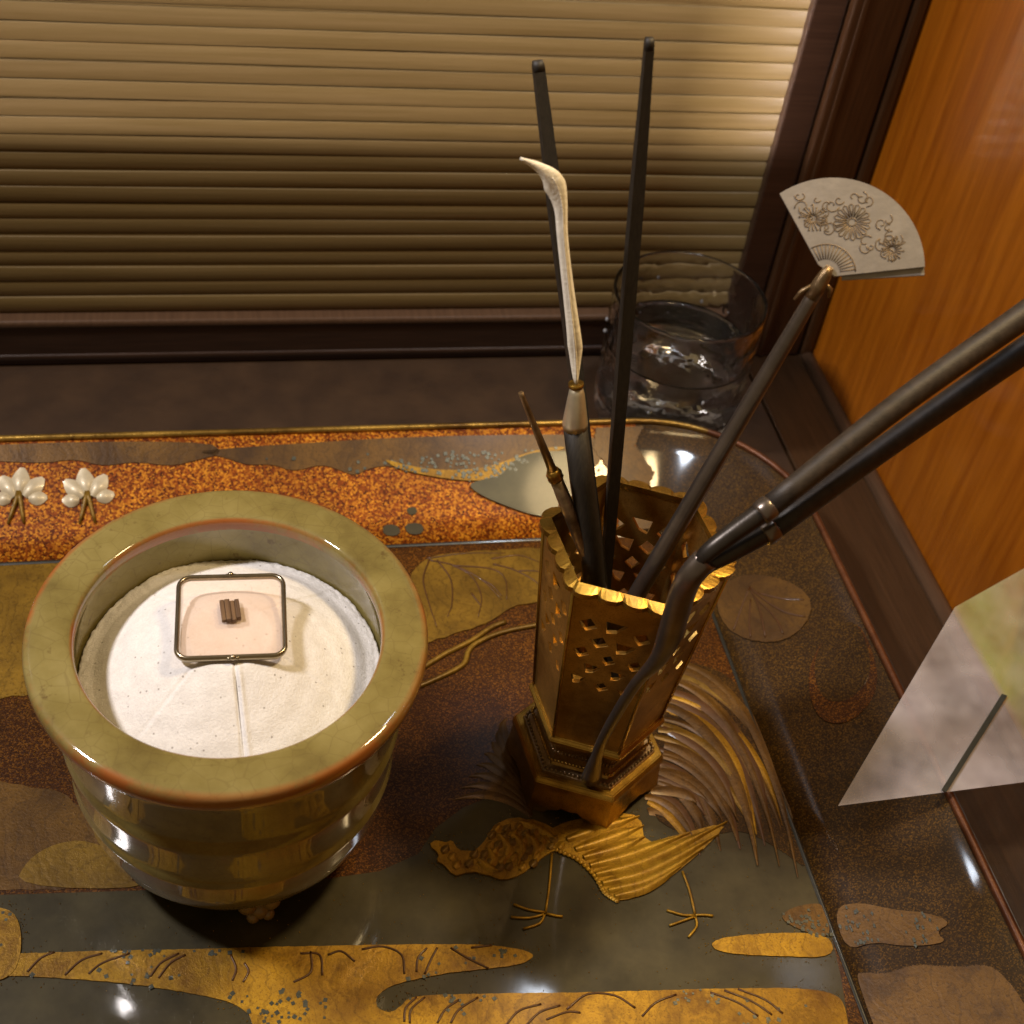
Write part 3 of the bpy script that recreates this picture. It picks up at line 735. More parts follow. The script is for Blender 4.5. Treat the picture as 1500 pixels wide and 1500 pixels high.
def inlays(name, poly, count, place, seed, size, near=None, lift=0.0004, asp=1.0):
    rnd = random.Random(seed)
    xs = [p[0] for p in poly]
    ys = [p[1] for p in poly]
    V, Fc = [], []
    clusters = [(rnd.uniform(min(xs), max(xs)), rnd.uniform(min(ys), max(ys))) for _ in range(max(6, count // 7))]
    tries = 0
    while count > 0 and tries < 40000:
        tries += 1
        c = rnd.choice(clusters)
        p = (rnd.gauss(c[0], 0.006), rnd.gauss(c[1], 0.003 * asp))
        if not inside(p, poly) or (near and not near(p)):
            continue
        s, a = size * rnd.uniform(0.6, 1.3), rnd.uniform(0, 1.5)
        b = len(V)
        jz = rnd.uniform(0, 0.00015)
        for zz in (lift - 0.0001, lift + 0.00020 + jz):
            for k in range(4):
                V.append(place(p[0] + s * math.cos(a + k * PI / 2), p[1] + s * asp * math.sin(a + k * PI / 2), zz))
        Fc += [(b + 4, b + 5, b + 6, b + 7)] + [(b + k, b + (k + 1) % 4, b + 4 + (k + 1) % 4, b + 4 + k) for k in range(4)]
        count -= 1
    o = mesh(name, V, Fc, MAT['inlay'], tray)
    o['kind'] = 'stuff'
    return o
inlays('square_inlay', mm(CLOUD_LONG), 260, floor_pt, 5, 0.0007)
inlays('square_inlay', mm(CLOUD_BLOB), 50, floor_pt, 6, 0.0006)
inlays('square_inlay', mm(CLOUD_SPECKLED) , 40, floor_pt, 7, 0.0007)

# gold dust strewn round the clouds and over the ground
rnd = random.Random(51)
V, Fc = [], []
for k in range(2600):
    if k < 1500:
        pl = rnd.choice((CLOUD_LONG, CLOUD_LONG, CLOUD_LONG, CLOUD_TONGUE, CLOUD_BLOB, BIRD_BODY, WING, LEAF, SAND_A))
        q = rnd.choice(chaikin(mm(pl), 2))
        x, y = q[0] + rnd.gauss(0, 0.0022), q[1] + rnd.gauss(0, 0.0016)
    else:
        x, y = rnd.uniform(-0.12, 0.176), rnd.uniform(-0.10, 0.11)
    s, a = rnd.uniform(0.00012, 0.00030), rnd.uniform(0, 3)
    bs = len(V)
    for t in range(3):
        V.append(floor_pt(x + s * math.cos(a + t * 2.1), y + s * math.sin(a + t * 2.1), 0.00032))
    V.append(floor_pt(x, y, 0.00052))
    Fc += [(bs, bs + 1, bs + 3), (bs + 1, bs + 2, bs + 3), (bs + 2, bs, bs + 3)]
mesh('gold_dust', V, Fc, MAT['gold'], tray)['kind'] = 'stuff'

# the bird: body, wing of separate feathers, long curved tail feathers, two legs
bird = relief('bird', rough_edge(chaikin(mm(BIRD_BODY), 1), 0.00035, 8, 0.002), 0.0007, MAT['gold'], tray, 0.0001, floor_pt)
bird['label'] = 'golden long-tailed bird in low relief on the tray floor'
def feather_blade(pts, wid, h, lift, bend=0.0):
    """pointed blade along a floor curve with a raised mid-rib"""
    V, Fc = [], []
    c = [Vector((p[0], p[1])) for p in pts]
    m = len(c)
    for i, p in enumerate(c):
        t = (c[min(i + 1, m - 1)] - c[max(i - 1, 0)]).normalized()
        nn = Vector((-t.y, t.x))
        s = i / (m - 1)
        ww = wid * (0.55 + 0.45 * math.sin(PI * min(1, s * 1.15))) * (1 if s < 0.75 else max(0.06, (1 - s) / 0.25) ** 0.6)
        for k, hh in ((-1, 0), (-0.45, h * 0.7), (0, h), (0.45, h * 0.7), (1, 0)):
            V.append(floor_pt(p.x + nn.x * ww * k, p.y + nn.y * ww * k, lift + hh))
    for i in range(m - 1):
        for k in range(4):
            Fc.append((i * 5 + k, i * 5 + k + 1, (i + 1) * 5 + k + 1, (i + 1) * 5 + k))
    return V, Fc
wing = relief('wing', chaikin(mm(WING), 1), 0.0006, MAT['gold'], bird, 0.0001, floor_pt)
for i, f in enumerate(WING_FEATHERS):
    c = smooth_curve([(q[0], q[1], 0) for q in mm(f)], 6)
    V, Fc = feather_blade([(p.x, p.y) for p in c], 0.0021, 0.0009, 0.0007)
    mesh('feather', V, Fc, MAT['gold_bright'], bird, True)
for f in BODY_FEATHERS:
    c = smooth_curve([(q[0], q[1], 0) for q in mm(f)], 4)
    V, Fc = feather_blade([(p.x, p.y) for p in c], 0.0019, 0.0008, 0.0007)
    mesh('feather', V, Fc, MAT['gold_bright'], bird, True)
rnd = random.Random(12)
bo, wo = mm(BIRD_BODY), mm(WING)
def scales(poly, dirx, diry, nrow, seed, h0):
    rr_ = random.Random(seed)
    xs, ys = [p[0] for p in poly], [p[1] for p in poly]
    st = 0.0036
    y = min(ys)
    row = 0
    while y < max(ys):
        x = min(xs) + (st / 2 if row % 2 else 0)
        while x < max(xs):
            p = (x + rr_.uniform(-0.0005, 0.0005), y + rr_.uniform(-0.0005, 0.0005))
            q = (p[0] + dirx * 0.0042, p[1] + diry * 0.0042)
            if inside(p, poly) and inside(q, poly):
                V, Fc = feather_blade([(p[0] + (q[0] - p[0]) * t, p[1] + (q[1] - p[1]) * t) for t in (0, 0.33, 0.66, 1)], 0.0015, 0.0006, h0)
                mesh('scale_feather', V, Fc, MAT[rr_.choice(('gold', 'gold_bright', 'gold_olive'))], bird, True)
            x += st
        y += st * 0.8
        row += 1
scales(bo, 0.55, 0.6, 0, 1, 0.0008)
relief('tail_ground', chaikin(mm(TAIL_GROUND), 2), 0.0002, MAT['lacquer_dark'], bird, 0.0001, floor_pt)
for f in SIDE:
    c = smooth_curve([(q[0], q[1], 0) for q in mm(f)], 2)
    V, Fc = feather_blade([(p.x, p.y) for p in c], 0.0019, 0.00025, 0.0002)
    mesh('side_feather', V, Fc, MAT['gold_brown'], bird, True)
rnd = random.Random(77)
for i, f in enumerate(TAIL):
    c = smooth_curve([(q[0], q[1], 0) for q in mm(f)], 3)
    V, Fc = feather_blade([(p.x, p.y) for p in c], rnd.uniform(0.0016, 0.0027), rnd.uniform(0.00015, 0.0003), 0.0002 + 0.0001 * (i % 5))
    mesh('tail_feather', V, Fc, MAT[rnd.choice(('gold_brown', 'gold_brown', 'gold', 'gold_olive', 'line_brown', 'gold_brown'))], bird, True)
for leg in LEGS:
    cs = flat_curves(leg, 0.0006, sub=3)
    tubes_joined('leg', cs, 0.00045, MAT['gold_bright'], bird, 5)
# scalloped shoulder line of the wing: a row of beads
V, Fc = [], []
sh = smooth_curve([(q[0], q[1], 0) for q in mm(WING)[:1] + mm(WING)[-1:-6:-1]], 5)
for p in sh[::1]:
    b = len(V)
    for k in range(6):
        V.append(floor_pt(p.x + 0.0009 * math.cos(k * PI / 3), p.y + 0.0009 * math.sin(k * PI / 3), 0.0007))
    V.append(floor_pt(p.x, p.y, 0.0015))
    Fc += [(b + k, b + (k + 1) % 6, b + 6) for k in range(6)]
mesh('shoulder_beading', V, Fc, MAT['gold_bright'], bird, True)

# decoration on the back wall of the tray
relief('wall_cloud', chaikin(wall_uv(BW_SOFT), 2), 0.0003, MAT['gold_brown'], tray, 0.0001, bwall)
relief('wall_cloud', chaikin(wall_uv(BW_CLOUD), 2), 0.0003, MAT['gold_brown'], tray, 0.0001, bwall)
relief('wall_cloud', chaikin(wall_uv(BW_CLOUD2), 2), 0.0004, MAT['gold'], tray, 0.0004, bwall)
relief('hill', chaikin(wall_uv(BW_HILL), 2), 0.0005, MAT['hill_lacquer'], tray, 0.0006, bwall)
for s in BW_STONES:
    relief('stone', chaikin(wall_uv(s), 1), 0.0004, MAT['water_lacquer'], tray, 0.0001, bwall)
relief('wall_cloud', rough_edge([(0.1535, 0.05), (0.1760, 0.05), (0.1660, 0.30), (0.1720, 0.55), (0.1655, 0.80), (0.1700, 0.97), (0.1500, 0.97), (0.1475, 0.78), (0.1545, 0.55), (0.1560, 0.30)], 0.0006, 44, 0.003), 0.0003, MAT['gold_brown'], tray, 0.0003, bwall)
inlays('square_inlay', wall_uv(BW_CLOUD2), 90, bwall, 9, 0.0008, None, 0.0008, 22)
inlays('square_inlay', wall_uv(BW_CLOUD), 110, bwall, 10, 0.0008, lambda p: p[1] < 0.80, 0.0004, 22)
# low yellow cloud along the foot of the back wall
# two silver blossoms
for bi, (bx, bv) in enumerate(BLOSSOM):
    cx, cv = bx / 1000, bv
    bl = None
    for k, (dx, dv, L, Wd, ang) in enumerate([(0, 0.04, 0.0105, 0.0034, 90), (-0.0014, 0.0, 0.0096, 0.0032, 126), (0.0018, 0.0, 0.0098, 0.0033, 52), (-0.0028, -0.06, 0.0062, 0.0028, 168), (0.0034, -0.04, 0.0066, 0.0029, 8)]):
        a = math.radians(ang + (8 if bi else -6))
        V, Fc = [], []
        for i in range(6):
            s = i / 5
            for j in range(5):
                q = (j - 2) / 2
                wd = Wd * math.sin(PI * (0.12 + 0.80 * s))
                u = cx + dx + math.cos(a) * L * s - math.sin(a) * wd * q
                v = cv + dv * 0.5 + (math.sin(a) * L * s + math.cos(a) * wd * q) / 0.048
                V.append(bwall(u, v, 0.0004 + 0.0017 * (1 - q * q) * math.sin(PI * min(1, 0.15 + s))))
        for i in range(5):
            for j in range(4):
                Fc.append((i * 5 + j, i * 5 + j + 1, (i + 1) * 5 + j + 1, (i + 1) * 5 + j))
        if bl is None:
            bl = mesh('blossom', V, Fc, MAT['silver_lacquer'], tray, True)
        else:
            mesh('petal', V, Fc, MAT['silver_lacquer'], bl, True)
    for d in (-0.002, 0.002):
        c = [bwall(cx + d * 1.4 * t + (0.0 if bi else -0.001) * t, cv + 0.04 - 0.26 * t, 0.0006) for t in (0, 0.25, 0.5, 0.75, 1)]
        tube('stem', c, [0.0012, 0.0010, 0.0008, 0.0007, 0.0004], MAT['gold_olive'], bl, 6)

# decoration on the right wall of the tray
rl = relief('leaf', rough_edge(chaikin(wall_uv(RW_LEAF), 1), 0.0003, 12), 0.0004, MAT['gold_brown'], tray, 0.0002, rwall)
for c in flat_curves(RW_VEINS, 0.0006, rwall, wall_uv):
    tube('vein', c, 0.00034, MAT['line_brown'], rl, 5)
relief('wall_cloud', chaikin(wall_uv(RW_CLOUD), 2), 0.0003, MAT['gold_brown'], tray, 0.0002, rwall)
relief('wall_cloud', rough_edge(chaikin(wall_uv(RW_GOLD), 2), 0.0003, 41, 0.002), 0.00025, MAT['gold_brown'], tray, 0.0002, rwall)
inlays('square_inlay', wall_uv(RW_CLOUD), 45, rwall, 13, 0.0008, None, 0.0005, 10)
rr = chaikin(wall_uv(RW_RING), 2)
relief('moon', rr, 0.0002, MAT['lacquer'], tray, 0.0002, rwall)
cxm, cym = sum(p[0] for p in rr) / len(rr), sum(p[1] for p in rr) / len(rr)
relief('moon_dark', [(cxm + 0.0045 + (p[0] - cxm) * 0.80, cym + 0.03 + (p[1] - cym) * 0.82) for p in rr], 0.0002, MAT['lacquer_dark'], tray, 0.0003, rwall)  # darker inner disc set off-centre, leaving a lighter crescent

# ------------------------------------------------------------------ incense burner
burner = empty('incense_burner', (0, 0, 0.0004), 'olive celadon incense burner with a broad rim, filled with white ash', 'incense burner')
burner.location.y = 0.001
burner.scale = (1.008, 1.035, 1.0)
prof = [(0.0, 0.0085), (0.0310, 0.0080), (0.0362, 0.0088), (0.0408, 0.0118), (0.0438, 0.0175), (0.0456, 0.0250), (0.0463, 0.0312),
        (0.0468, 0.0330), (0.0462, 0.0348), (0.0462, 0.0372), (0.0470, 0.0430), (0.0476, 0.0490), (0.0480, 0.0514), (0.0474, 0.0535),
        (0.0473, 0.0560), (0.0479, 0.0625), (0.0485, 0.0690), (0.0492, 0.0745), (0.0500, 0.0768)]
prof = [(r, z * 1.05) if z < 0.07 else (r, z + 0.0035) for r, z in prof]
rim_prof = [(0.0500, 0.0766), (0.0520, 0.0774), (0.0530, 0.0784), (0.0536, 0.0798), (0.0538, 0.0816), (0.0537, 0.0832), (0.0533, 0.0841), (0.0527, 0.0846), (0.0515, 0.0848), (0.0490, 0.0848),
            (0.0455, 0.0846), (0.0430, 0.0845), (0.0420, 0.0843), (0.0413, 0.0838), (0.0409, 0.0829), (0.0408, 0.0816), (0.0410, 0.0800)]
rim_prof = [(r, z + 0.0035) for r, z in rim_prof]
inner = [(0.0410, 0.0801), (0.0418, 0.0760), (0.0422, 0.0680), (0.0420, 0.0560), (0.0380, 0.0480), (0.0, 0.0470)]
inner = [(r, z + 0.0035) for r, z in inner]
def add_wear(o, f):
    a = o.data.color_attributes.new('edge_wear', 'FLOAT_COLOR', 'POINT')
    for i, v in enumerate(o.data.vertices):
        e = f(math.hypot(v.co.x, v.co.y), v.co.z, math.atan2(v.co.y, v.co.x))
        a.data[i].color = (e, e, e, 1)
bowl = lathe('bowl', prof, MAT['celadon'], burner, 96)
add_wear(bowl, lambda r, z, a: 0.35 if abs(z - 0.0334) < 0.001 or abs(z - 0.0518) < 0.001 else 0.0)
rim = lathe('rim', rim_prof, MAT['celadon'], burner, 128)
def rim_wear(r, z, a):
    e = 0.0
    if r > 0.0525 and z < 0.0878:
        e = 1.0
    elif 0.0525 < r:
        e = 0.75
    elif r < 0.0414:
        e = 0.9
    return e * (0.72 + 0.28 * math.sin(a * 2 + 2.2) * math.sin(a * 3 - 0.4))
add_wear(rim, rim_wear)
add_wear(lathe('inner_wall', inner, MAT['celadon'], burner, 96), lambda r, z, a: 0.0)
for k in range(3):
    a = math.radians(-82 + 120 * k)
    bm = bmesh.new()
    c, s = math.cos(a), math.sin(a)
    for (rr_, tt, zz, rad) in [(0.0320, 0.0, 0.0085, 0.0050), (0.0358, -0.0035, 0.0062, 0.0030), (0.0358, 0.0035, 0.0062, 0.0030), (0.0362, 0.0, 0.0032, 0.0032), (0.0378, -0.0022, 0.0022, 0.0020), (0.0378, 0.0022, 0.0022, 0.0020)]:
        bmesh.ops.create_uvsphere(bm, u_segments=14, v_segments=9, radius=rad, matrix=Matrix.Translation((rr_ * c - tt * s, rr_ * s + tt * c, zz)))
    f = from_bm('foot', bm, MAT['celadon'], burner, True)
    add_wear(f, lambda r, z, a: 0.2)

# ------------------------------------------------------------------ ash bed
rnd = random.Random(3)
NR, NA = 74, 300
V, Fc = [], []
edge_n = [0.0]
phs = [(rnd.uniform(0, 6.28), k) for k in (3, 5, 9, 17, 31, 53, 90)]
def edge_noise(a):
    return sum(math.sin(k * a + p) / (k ** 0.55) for p, k in phs) * 0.00055
GR = [(-86, 1.5), (-138, 0.35), (-28, 0.25), (42, 0.3), (128, 0.3)]
for i in range(NR + 1):
    r = 0.0419 * (i / NR) ** 0.9
    for k in range(NA):
        a = 2 * PI * k / NA
        t = r / 0.0419
        z = 0.0862 - 0.0170 * max(0.0, (t - 0.26) / 0.74) ** 1.06
        if t <= 0.32:
            z = min(z, 0.0860)
        for ga, gd in GR:
            d = (a - math.radians(ga) + PI) % (2 * PI) - PI
            if abs(d) < 0.6 and t > 0.2:
                x = d * r
                z -= gd * 0.0010 * math.exp(-(x / 0.00042) ** 2) * min(1, (t - 0.2) * 6)
                z += gd * 0.00035 * math.exp(-((x - 0.0011) / 0.0006) ** 2) * min(1, (t - 0.2) * 6)
        z += 0.00012 * math.sin(a * 7 + r * 900) * t
        if t > 0.90:
            s = (t - 0.90) / 0.10
            z += s * (0.0016 + edge_noise(a)) + (rnd.uniform(-0.0003, 0.0003) if t > 0.95 else 0)
        V.append((r * math.cos(a), r * math.sin(a) * 1.035 + 0.001, z - 0.0004))
for i in range(NR):
    for k in range(NA):
        Fc.append((i * NA + k, i * NA + (k + 1) % NA, (i + 1) * NA + (k + 1) % NA, (i + 1) * NA + k))
base = len(V)
for k in range(NA):
    a = 2 * PI * k / NA
    V.append((0.0419 * math.cos(a), 0.0419 * math.sin(a) * 1.035 + 0.001, 0.0600))
for k in range(NA):
    Fc.append((NR * NA + k, NR * NA + (k + 1) % NA, base + (k + 1) % NA, base + k))
ash = mesh('ash_bed', V, Fc, MAT['ash'], None, True)
tag(ash, 'mound of pressed white ash with scored lines inside the celadon burner', 'ash')

# ------------------------------------------------------------------ mica plate and incense chip
PZ = 0.0862
plate = empty('mica_plate', (0.0004, 0.0062, PZ), 'square pinkish mica plate in a thin metal frame on the ash', 'incense plate')
plate.rotation_euler = (math.radians(1.5), 0, math.radians(-2))
ol = rrect(-0.0144, 0.0144, -0.0148, 0.0142, 0.0034, 8)
pts = [Vector((x, y, 0.0012)) for x, y in ol]
V, Fc = [], []
n = len(pts)
for i, p in enumerate(pts):
    t = (pts[(i + 1) % n] - pts[i - 1]).normalized()
    o_ = Vector((t.y, -t.x, 0))
    for k in range(8):
        g = 2 * PI * k / 8
        V.append(p + o_ * math.cos(g) * 0.00072 + Vector((0, 0, math.sin(g) * 0.0011)))
for i in range(n):
    for k in range(8):
        Fc.append((i * 8 + k, i * 8 + (k + 1) % 8, ((i + 1) % n) * 8 + (k + 1) % 8, ((i + 1) % n) * 8 + k))
mesh('frame', V, Fc, MAT['plate_metal'], plate, True)
sheet = rrect(-0.0139, 0.0139, -0.0143, 0.0137, 0.0032, 6)
n = len(sheet)
mesh('mica_sheet', [(x, y, 0.0008) for x, y in sheet] + [(x, y, 0.0010) for x, y in sheet],
     [tuple(range(n - 1, -1, -1)), tuple(n + i for i in range(n))] + [(i, (i + 1) % n, n + (i + 1) % n, n + i) for i in range(n)], MAT['mica'], plate)
for (x, y) in ((-0.0002, 0.0146), (0.0005, -0.0152)):
    bm = bmesh.new()
    for dx, dz, r in ((0, 0.0018, 0.0009), (-0.0011, 0.0014, 0.0006), (0.0011, 0.0014, 0.0006)):
        bmesh.ops.create_uvsphere(bm, u_segments=10, v_segments=7, radius=r, matrix=Matrix.Translation((x + dx, y, dz)))
    from_bm('clasp', bm, MAT['plate_metal'], plate, True)

bm = bmesh.new()
random.seed(9)
for k, (x0, x1, zt, ya, yb) in enumerate([(-0.0025, -0.0013, 0.0013, -0.0030, 0.0032), (-0.0013, 0.0001, 0.0017, -0.0032, 0.0030), (0.0001, 0.0013, 0.0014, -0.0033, 0.0026), (0.0013, 0.0025, 0.0017, -0.0029, 0.0027)]):
    box(bm, x0, x1, ya, yb, 0, zt, 0.0002)
chip = from_bm('incense_chip', bm, MAT['incense'], None)
chip.location = (0.0002, 0.0074, PZ + 0.0012)
chip.scale = (1.05, 1.22, 1)
chip.rotation_euler = (0, 0, math.radians(4))
tag(chip, 'small brown chip of incense wood at the centre of the mica plate', 'incense')

# ------------------------------------------------------------------ pierced six-sided tool stand
VC = Vector((0.1142, 0.0078, 0.0005))
stand = empty('tool_stand', VC, 'six-sided pierced copper and brass vase holding the incense tools', 'tool vase')
A0 = 216
def hexp(r, z, k, rot=0):
    a = math.radians(A0 + rot + 60 * k)
    return Vector((r * math.cos(a), r * math.sin(a), z))
def hexprism(name, spec, m, parent, bev=0.0, cap=True):
    V = [hexp(r, z, k) for r, z in spec for k in range(6)]
    Fc = [(i * 6 + k, i * 6 + (k + 1) % 6, (i + 1) * 6 + (k + 1) % 6, (i + 1) * 6 + k) for i in range(len(spec) - 1) for k in range(6)]
    if cap:
        Fc += [(5, 4, 3, 2, 1, 0), tuple((len(spec) - 1) * 6 + k for k in range(6))]
    bm = bmesh.new()
    me = bpy.data.meshes.new('t')
    me.from_pydata(V, [], Fc)
    bm.from_mesh(me)
    bpy.data.meshes.remove(me)
    if bev:
        bmesh.ops.bevel(bm, geom=[e for e in bm.edges], offset=bev, segments=2, affect='EDGES')
    return from_bm(name, bm, m, parent)
ZB, ZT, RB, RT = 0.034, 0.1055, 0.0208, 0.0272
# pierced wall panel: outline with openings, filled and thickened
holes = [(0.20, 0.82, 0.075), (0.50, 0.83, 0.08), (0.80, 0.81, 0.075), (0.36, 0.725, 0.07), (0.66, 0.715, 0.075), (0.18, 0.64, 0.07), (0.50, 0.625, 0.065), (0.82, 0.63, 0.065),
         (0.34, 0.54, 0.065), (0.66, 0.53, 0.065), (0.20, 0.45, 0.06), (0.50, 0.44, 0.06), (0.80, 0.44, 0.055)]
def panel_mesh():
    bm = bmesh.new()
    rnd = random.Random(21)
    edges = []
    def loop(pts):
        vs = [bm.verts.new((p[0], 0, p[1])) for p in pts]
        for i in range(len(vs)):
            edges.append(bm.edges.new((vs[i], vs[(i + 1) % len(vs)])))
    loop([(0, 0), (0.25, 0), (0.5, 0), (0.75, 0), (1, 0), (1, 0.25), (1, 0.5), (1, 0.75), (1, 1), (0.75, 1), (0.5, 1), (0.25, 1), (0, 1), (0, 0.75), (0, 0.5), (0, 0.25)])
    for (u, v, s) in holes:
        kind = rnd.random()
        if kind < 0.5:
            q = [(-1, 0.1), (-0.1, -0.95), (1, -0.2), (0.25, 0.9)]
        elif kind < 0.75:
            q = [(-1, 0.7), (-0.8, -0.6), (0.9, -0.7), (0.95, 0.6)]
        else:
            q = [(-1, 0.8), (-0.7, -0.8), (0.2, -0.5), (1.1, 0.75)]
        loop([(u + s * a * 1.5 + rnd.uniform(-0.008, 0.008), v + s * b * 0.58) for a, b in q])
    bmesh.ops.triangle_fill(bm, use_beauty=True, use_dissolve=False, edges=edges)
    return bm
def panel(k):
    bm = panel_mesh()
    b0, b1, t0, t1 = hexp(RB, ZB, k), hexp(RB, ZB, k + 1), hexp(RT, ZT, k), hexp(RT, ZT, k + 1)
    nrm = (b1 - b0).cross(t0 - b0).normalized()
    for v in bm.verts:
        u, w_ = v.co.x, v.co.z
        v.co = b0.lerp(b1, u).lerp(t0.lerp(t1, u), w_)
    bmesh.ops.recalc_face_normals(bm, faces=bm.faces)
    r = bmesh.ops.extrude_face_region(bm, geom=bm.faces[:])
    for g in r['geom']:
        if isinstance(g, bmesh.types.BMVert):
            g.co -= nrm * 0.0013
    return from_bm('pierced_panel', bm, MAT['copper'], stand)
for k in range(6):
    panel(k)
    tube('corner_edge', [hexp(RB + 0.0002, ZB, k), hexp(RT + 0.0002, ZT, k)], 0.00055, MAT['brass'], stand, 6)
# scalloped lip
V, Fc = [], []
rows = []
SC = 4
for k in range(6):
    for i in range(SC * 5):
        s = i / (SC * 5)
        ph = (i % 5) / 5
        ex = 0.0007 + 0.0018 * abs(math.sin(PI * ph)) ** 0.6
        pi_ = hexp(RT - 0.0018, 0, k).lerp(hexp(RT - 0.0018, 0, k + 1), s)
        po = hexp(RT + ex, 0, k).lerp(hexp(RT + ex, 0, k + 1), s)
        zz = ZT + 0.0004
        rows.append((pi_ + Vector((0, 0, zz - 0.0004)), pi_ + Vector((0, 0, zz + 0.0018)), po + Vector((0, 0, zz + 0.0012)), po + Vector((0, 0, zz - 0.0006))))
n = len(rows)
for r in rows:
    V += list(r)
for i in range(n):
    j = (i + 1) % n
    for k in range(4):
        Fc.append((i * 4 + k, i * 4 + (k + 1) % 4, j * 4 + (k + 1) % 4, j * 4 + k))
lip = mesh('scalloped_lip', V, Fc, MAT['brass'], stand)
hexprism('inner_floor', [(0.0190, ZB + 0.0002), (0.0190, ZB + 0.002)], MAT['copper'], stand)
hexprism('flange', [(0.0200, 0.0312), (0.0224, 0.0318), (0.0226, 0.0336), (0.0214, 0.0345)], MAT['brass'], stand, 0.0003)
neck = hexprism('neck', [(0.0200, 0.0162), (0.0182, 0.0185), (0.0178, 0.0240), (0.0192, 0.0295), (0.0200, 0.0312)], MAT['copper'], stand)
base = hexprism('base_plate', [(0.0250, 0.0115), (0.0258, 0.0122), (0.0258, 0.0148), (0.0246, 0.0162)], MAT['brass'], stand, 0.0003)
hexprism('base_step', [(0.0224, 0.0160), (0.0222, 0.0172), (0.0212, 0.0176)], MAT['bronze_grey'], base)
# bead rows round the neck
def beads(name, r, z, count, rad, m, stretch=1.0):
    V, Fc = [], []
    for k in range(6):
        a, b = hexp(r, z, k), hexp(r, z, k + 1)
        for i in range(count):
            p = a.lerp(b, (i + 0.5) / count)
            bs = len(V)
            for (rz, zz) in ((0.75, -0.6), (1.0, 0.0), (0.75, 0.6)):
                for q in range(6):
                    V.append((p.x + rad * rz * math.cos(q * PI / 3), p.y + rad * rz * math.sin(q * PI / 3), p.z + rad * zz * stretch))
            V += [(p.x, p.y, p.z + rad * stretch)]
            for t in range(2):
                for q in range(6):
                    Fc.append((bs + t * 6 + q, bs + t * 6 + (q + 1) % 6, bs + (t + 1) * 6 + (q + 1) % 6, bs + (t + 1) * 6 + q))
            Fc += [(bs + 12 + q, bs + 12 + (q + 1) % 6, bs + 18) for q in range(6)]
    o = mesh(name, V, Fc, m, stand, True)
    o['kind'] = 'stuff'
    return o
beads('bead_row', 0.0216, 0.0180, 15, 0.00062, MAT['bronze_grey'], 1.2)
beads('bead_row', 0.0200, 0.0212, 17, 0.00060, MAT['brass'], 1.2)
beads('bead_row', 0.0190, 0.0245, 17, 0.00052, MAT['bronze_grey'], 1.9)
# apron with a cut-out on every side
for k in range(6):
    a, b = hexp(0.0252, 0, k), hexp(0.0252, 0, k + 1)
    ai, bi = hexp(0.0228, 0, k), hexp(0.0228, 0, k + 1)
    shape = [(0, 0), (0.18, 0.0), (0.24, 0.0022), (0.34, 0.0030), (0.40, 0.0046), (0.5, 0.0040), (0.60, 0.0046), (0.66, 0.0030), (0.76, 0.0022), (0.82, 0.0), (1, 0)]
    V, Fc = [], []
    for s, z in shape:
        spl = 0.0012 * (1 - min(1, z / 0.004))
        for (p, q, zz) in ((a, b, z), (a, b, 0.0117), (ai, bi, 0.0117), (ai, bi, z)):
            e = p.lerp(q, s)
            out = 1 + (0.05 if zz < 0.006 else 0)
            V.append((e.x * out, e.y * out, zz))
    for i in range(len(shape) - 1):
        for t in range(4):
            Fc.append((i * 4 + t, i * 4 + (t + 1) % 4, (i + 1) * 4 + (t + 1) % 4, (i + 1) * 4 + t))
    mesh('apron', V, Fc, MAT['brass'], base)

# ------------------------------------------------------------------ the tools
def axis_pts(a, b, ts):
    a, b = Vector(a), Vector(b)
    return [a.lerp(b, t) for t in ts]

def rod_tool(name, label, cat, base_pt, group=None):
    return empty(name, base_pt, label, cat, group)

# two dark fire chopsticks
def stick(label, bottom, top, radii, n):
    e = empty('chopstick', bottom, label, 'chopstick', 'dark fire chopsticks standing in the vase')
    d = Vector(top) - Vector(bottom)
    ts = [0, 0.3, 0.55, 0.8, 0.985, 1.0]
    tube('shaft', [d * t for t in ts[:5]], radii[:5], MAT['ebony'], e, n, 1.0, None, n > 6)
    tube('cap', [d * 0.9852, d * 0.994, d * 1.0], [radii[4] * 1.01, radii[4] * 0.98, radii[4] * 0.8], MAT['ebony'], e, n)
    return e
stick('dark square chopstick behind the white feather, with a blunt top', (0.1153, -0.0024, 0.0500), (0.0817, 0.0680, 0.2216), [0.0020, 0.0022, 0.0026, 0.0027, 0.0020, 0.0015], 4)
stick('tallest dark chopstick, standing right of the feather in front of the tumbler', (0.1130, 0.0094, 0.0450), (0.1020, 0.0450, 0.2390), [0.0019, 0.0022, 0.0024, 0.0023, 0.0015, 0.0011], 4)

# feather brush
fb = empty('feather_brush', (0.1155, 0.0018, 0.0365), 'white feather in a silver ferrule on a dark tapering handle', 'feather brush')
o0 = Vector((0.1155, 0.0018, 0.0365))
tube('handle', [Vector(p) - o0 for p in [(0.1155, 0.0018, 0.0365), (0.1031, 0.0141, 0.1000), (0.0985, 0.0186, 0.1200), (0.0943, 0.0225, 0.1385)]], [0.0030, 0.0034, 0.0036, 0.0034], MAT['ebony'], fb, 8)
fe = tube('ferrule', [Vector(p) - o0 for p in [(0.09435, 0.0224, 0.1382), (0.0941, 0.0227, 0.1400), (0.0934, 0.0240, 0.1490), (0.0931, 0.0246, 0.1512)]], [0.0034, 0.0035, 0.0022, 0.0016], MAT['ferrule'], fb, 16)
tube('ferrule_ring', [Vector(p) - o0 for p in [(0.09312, 0.0245, 0.1509), (0.0930, 0.0247, 0.1520)]], 0.0021, MAT['brass'], fe, 14)
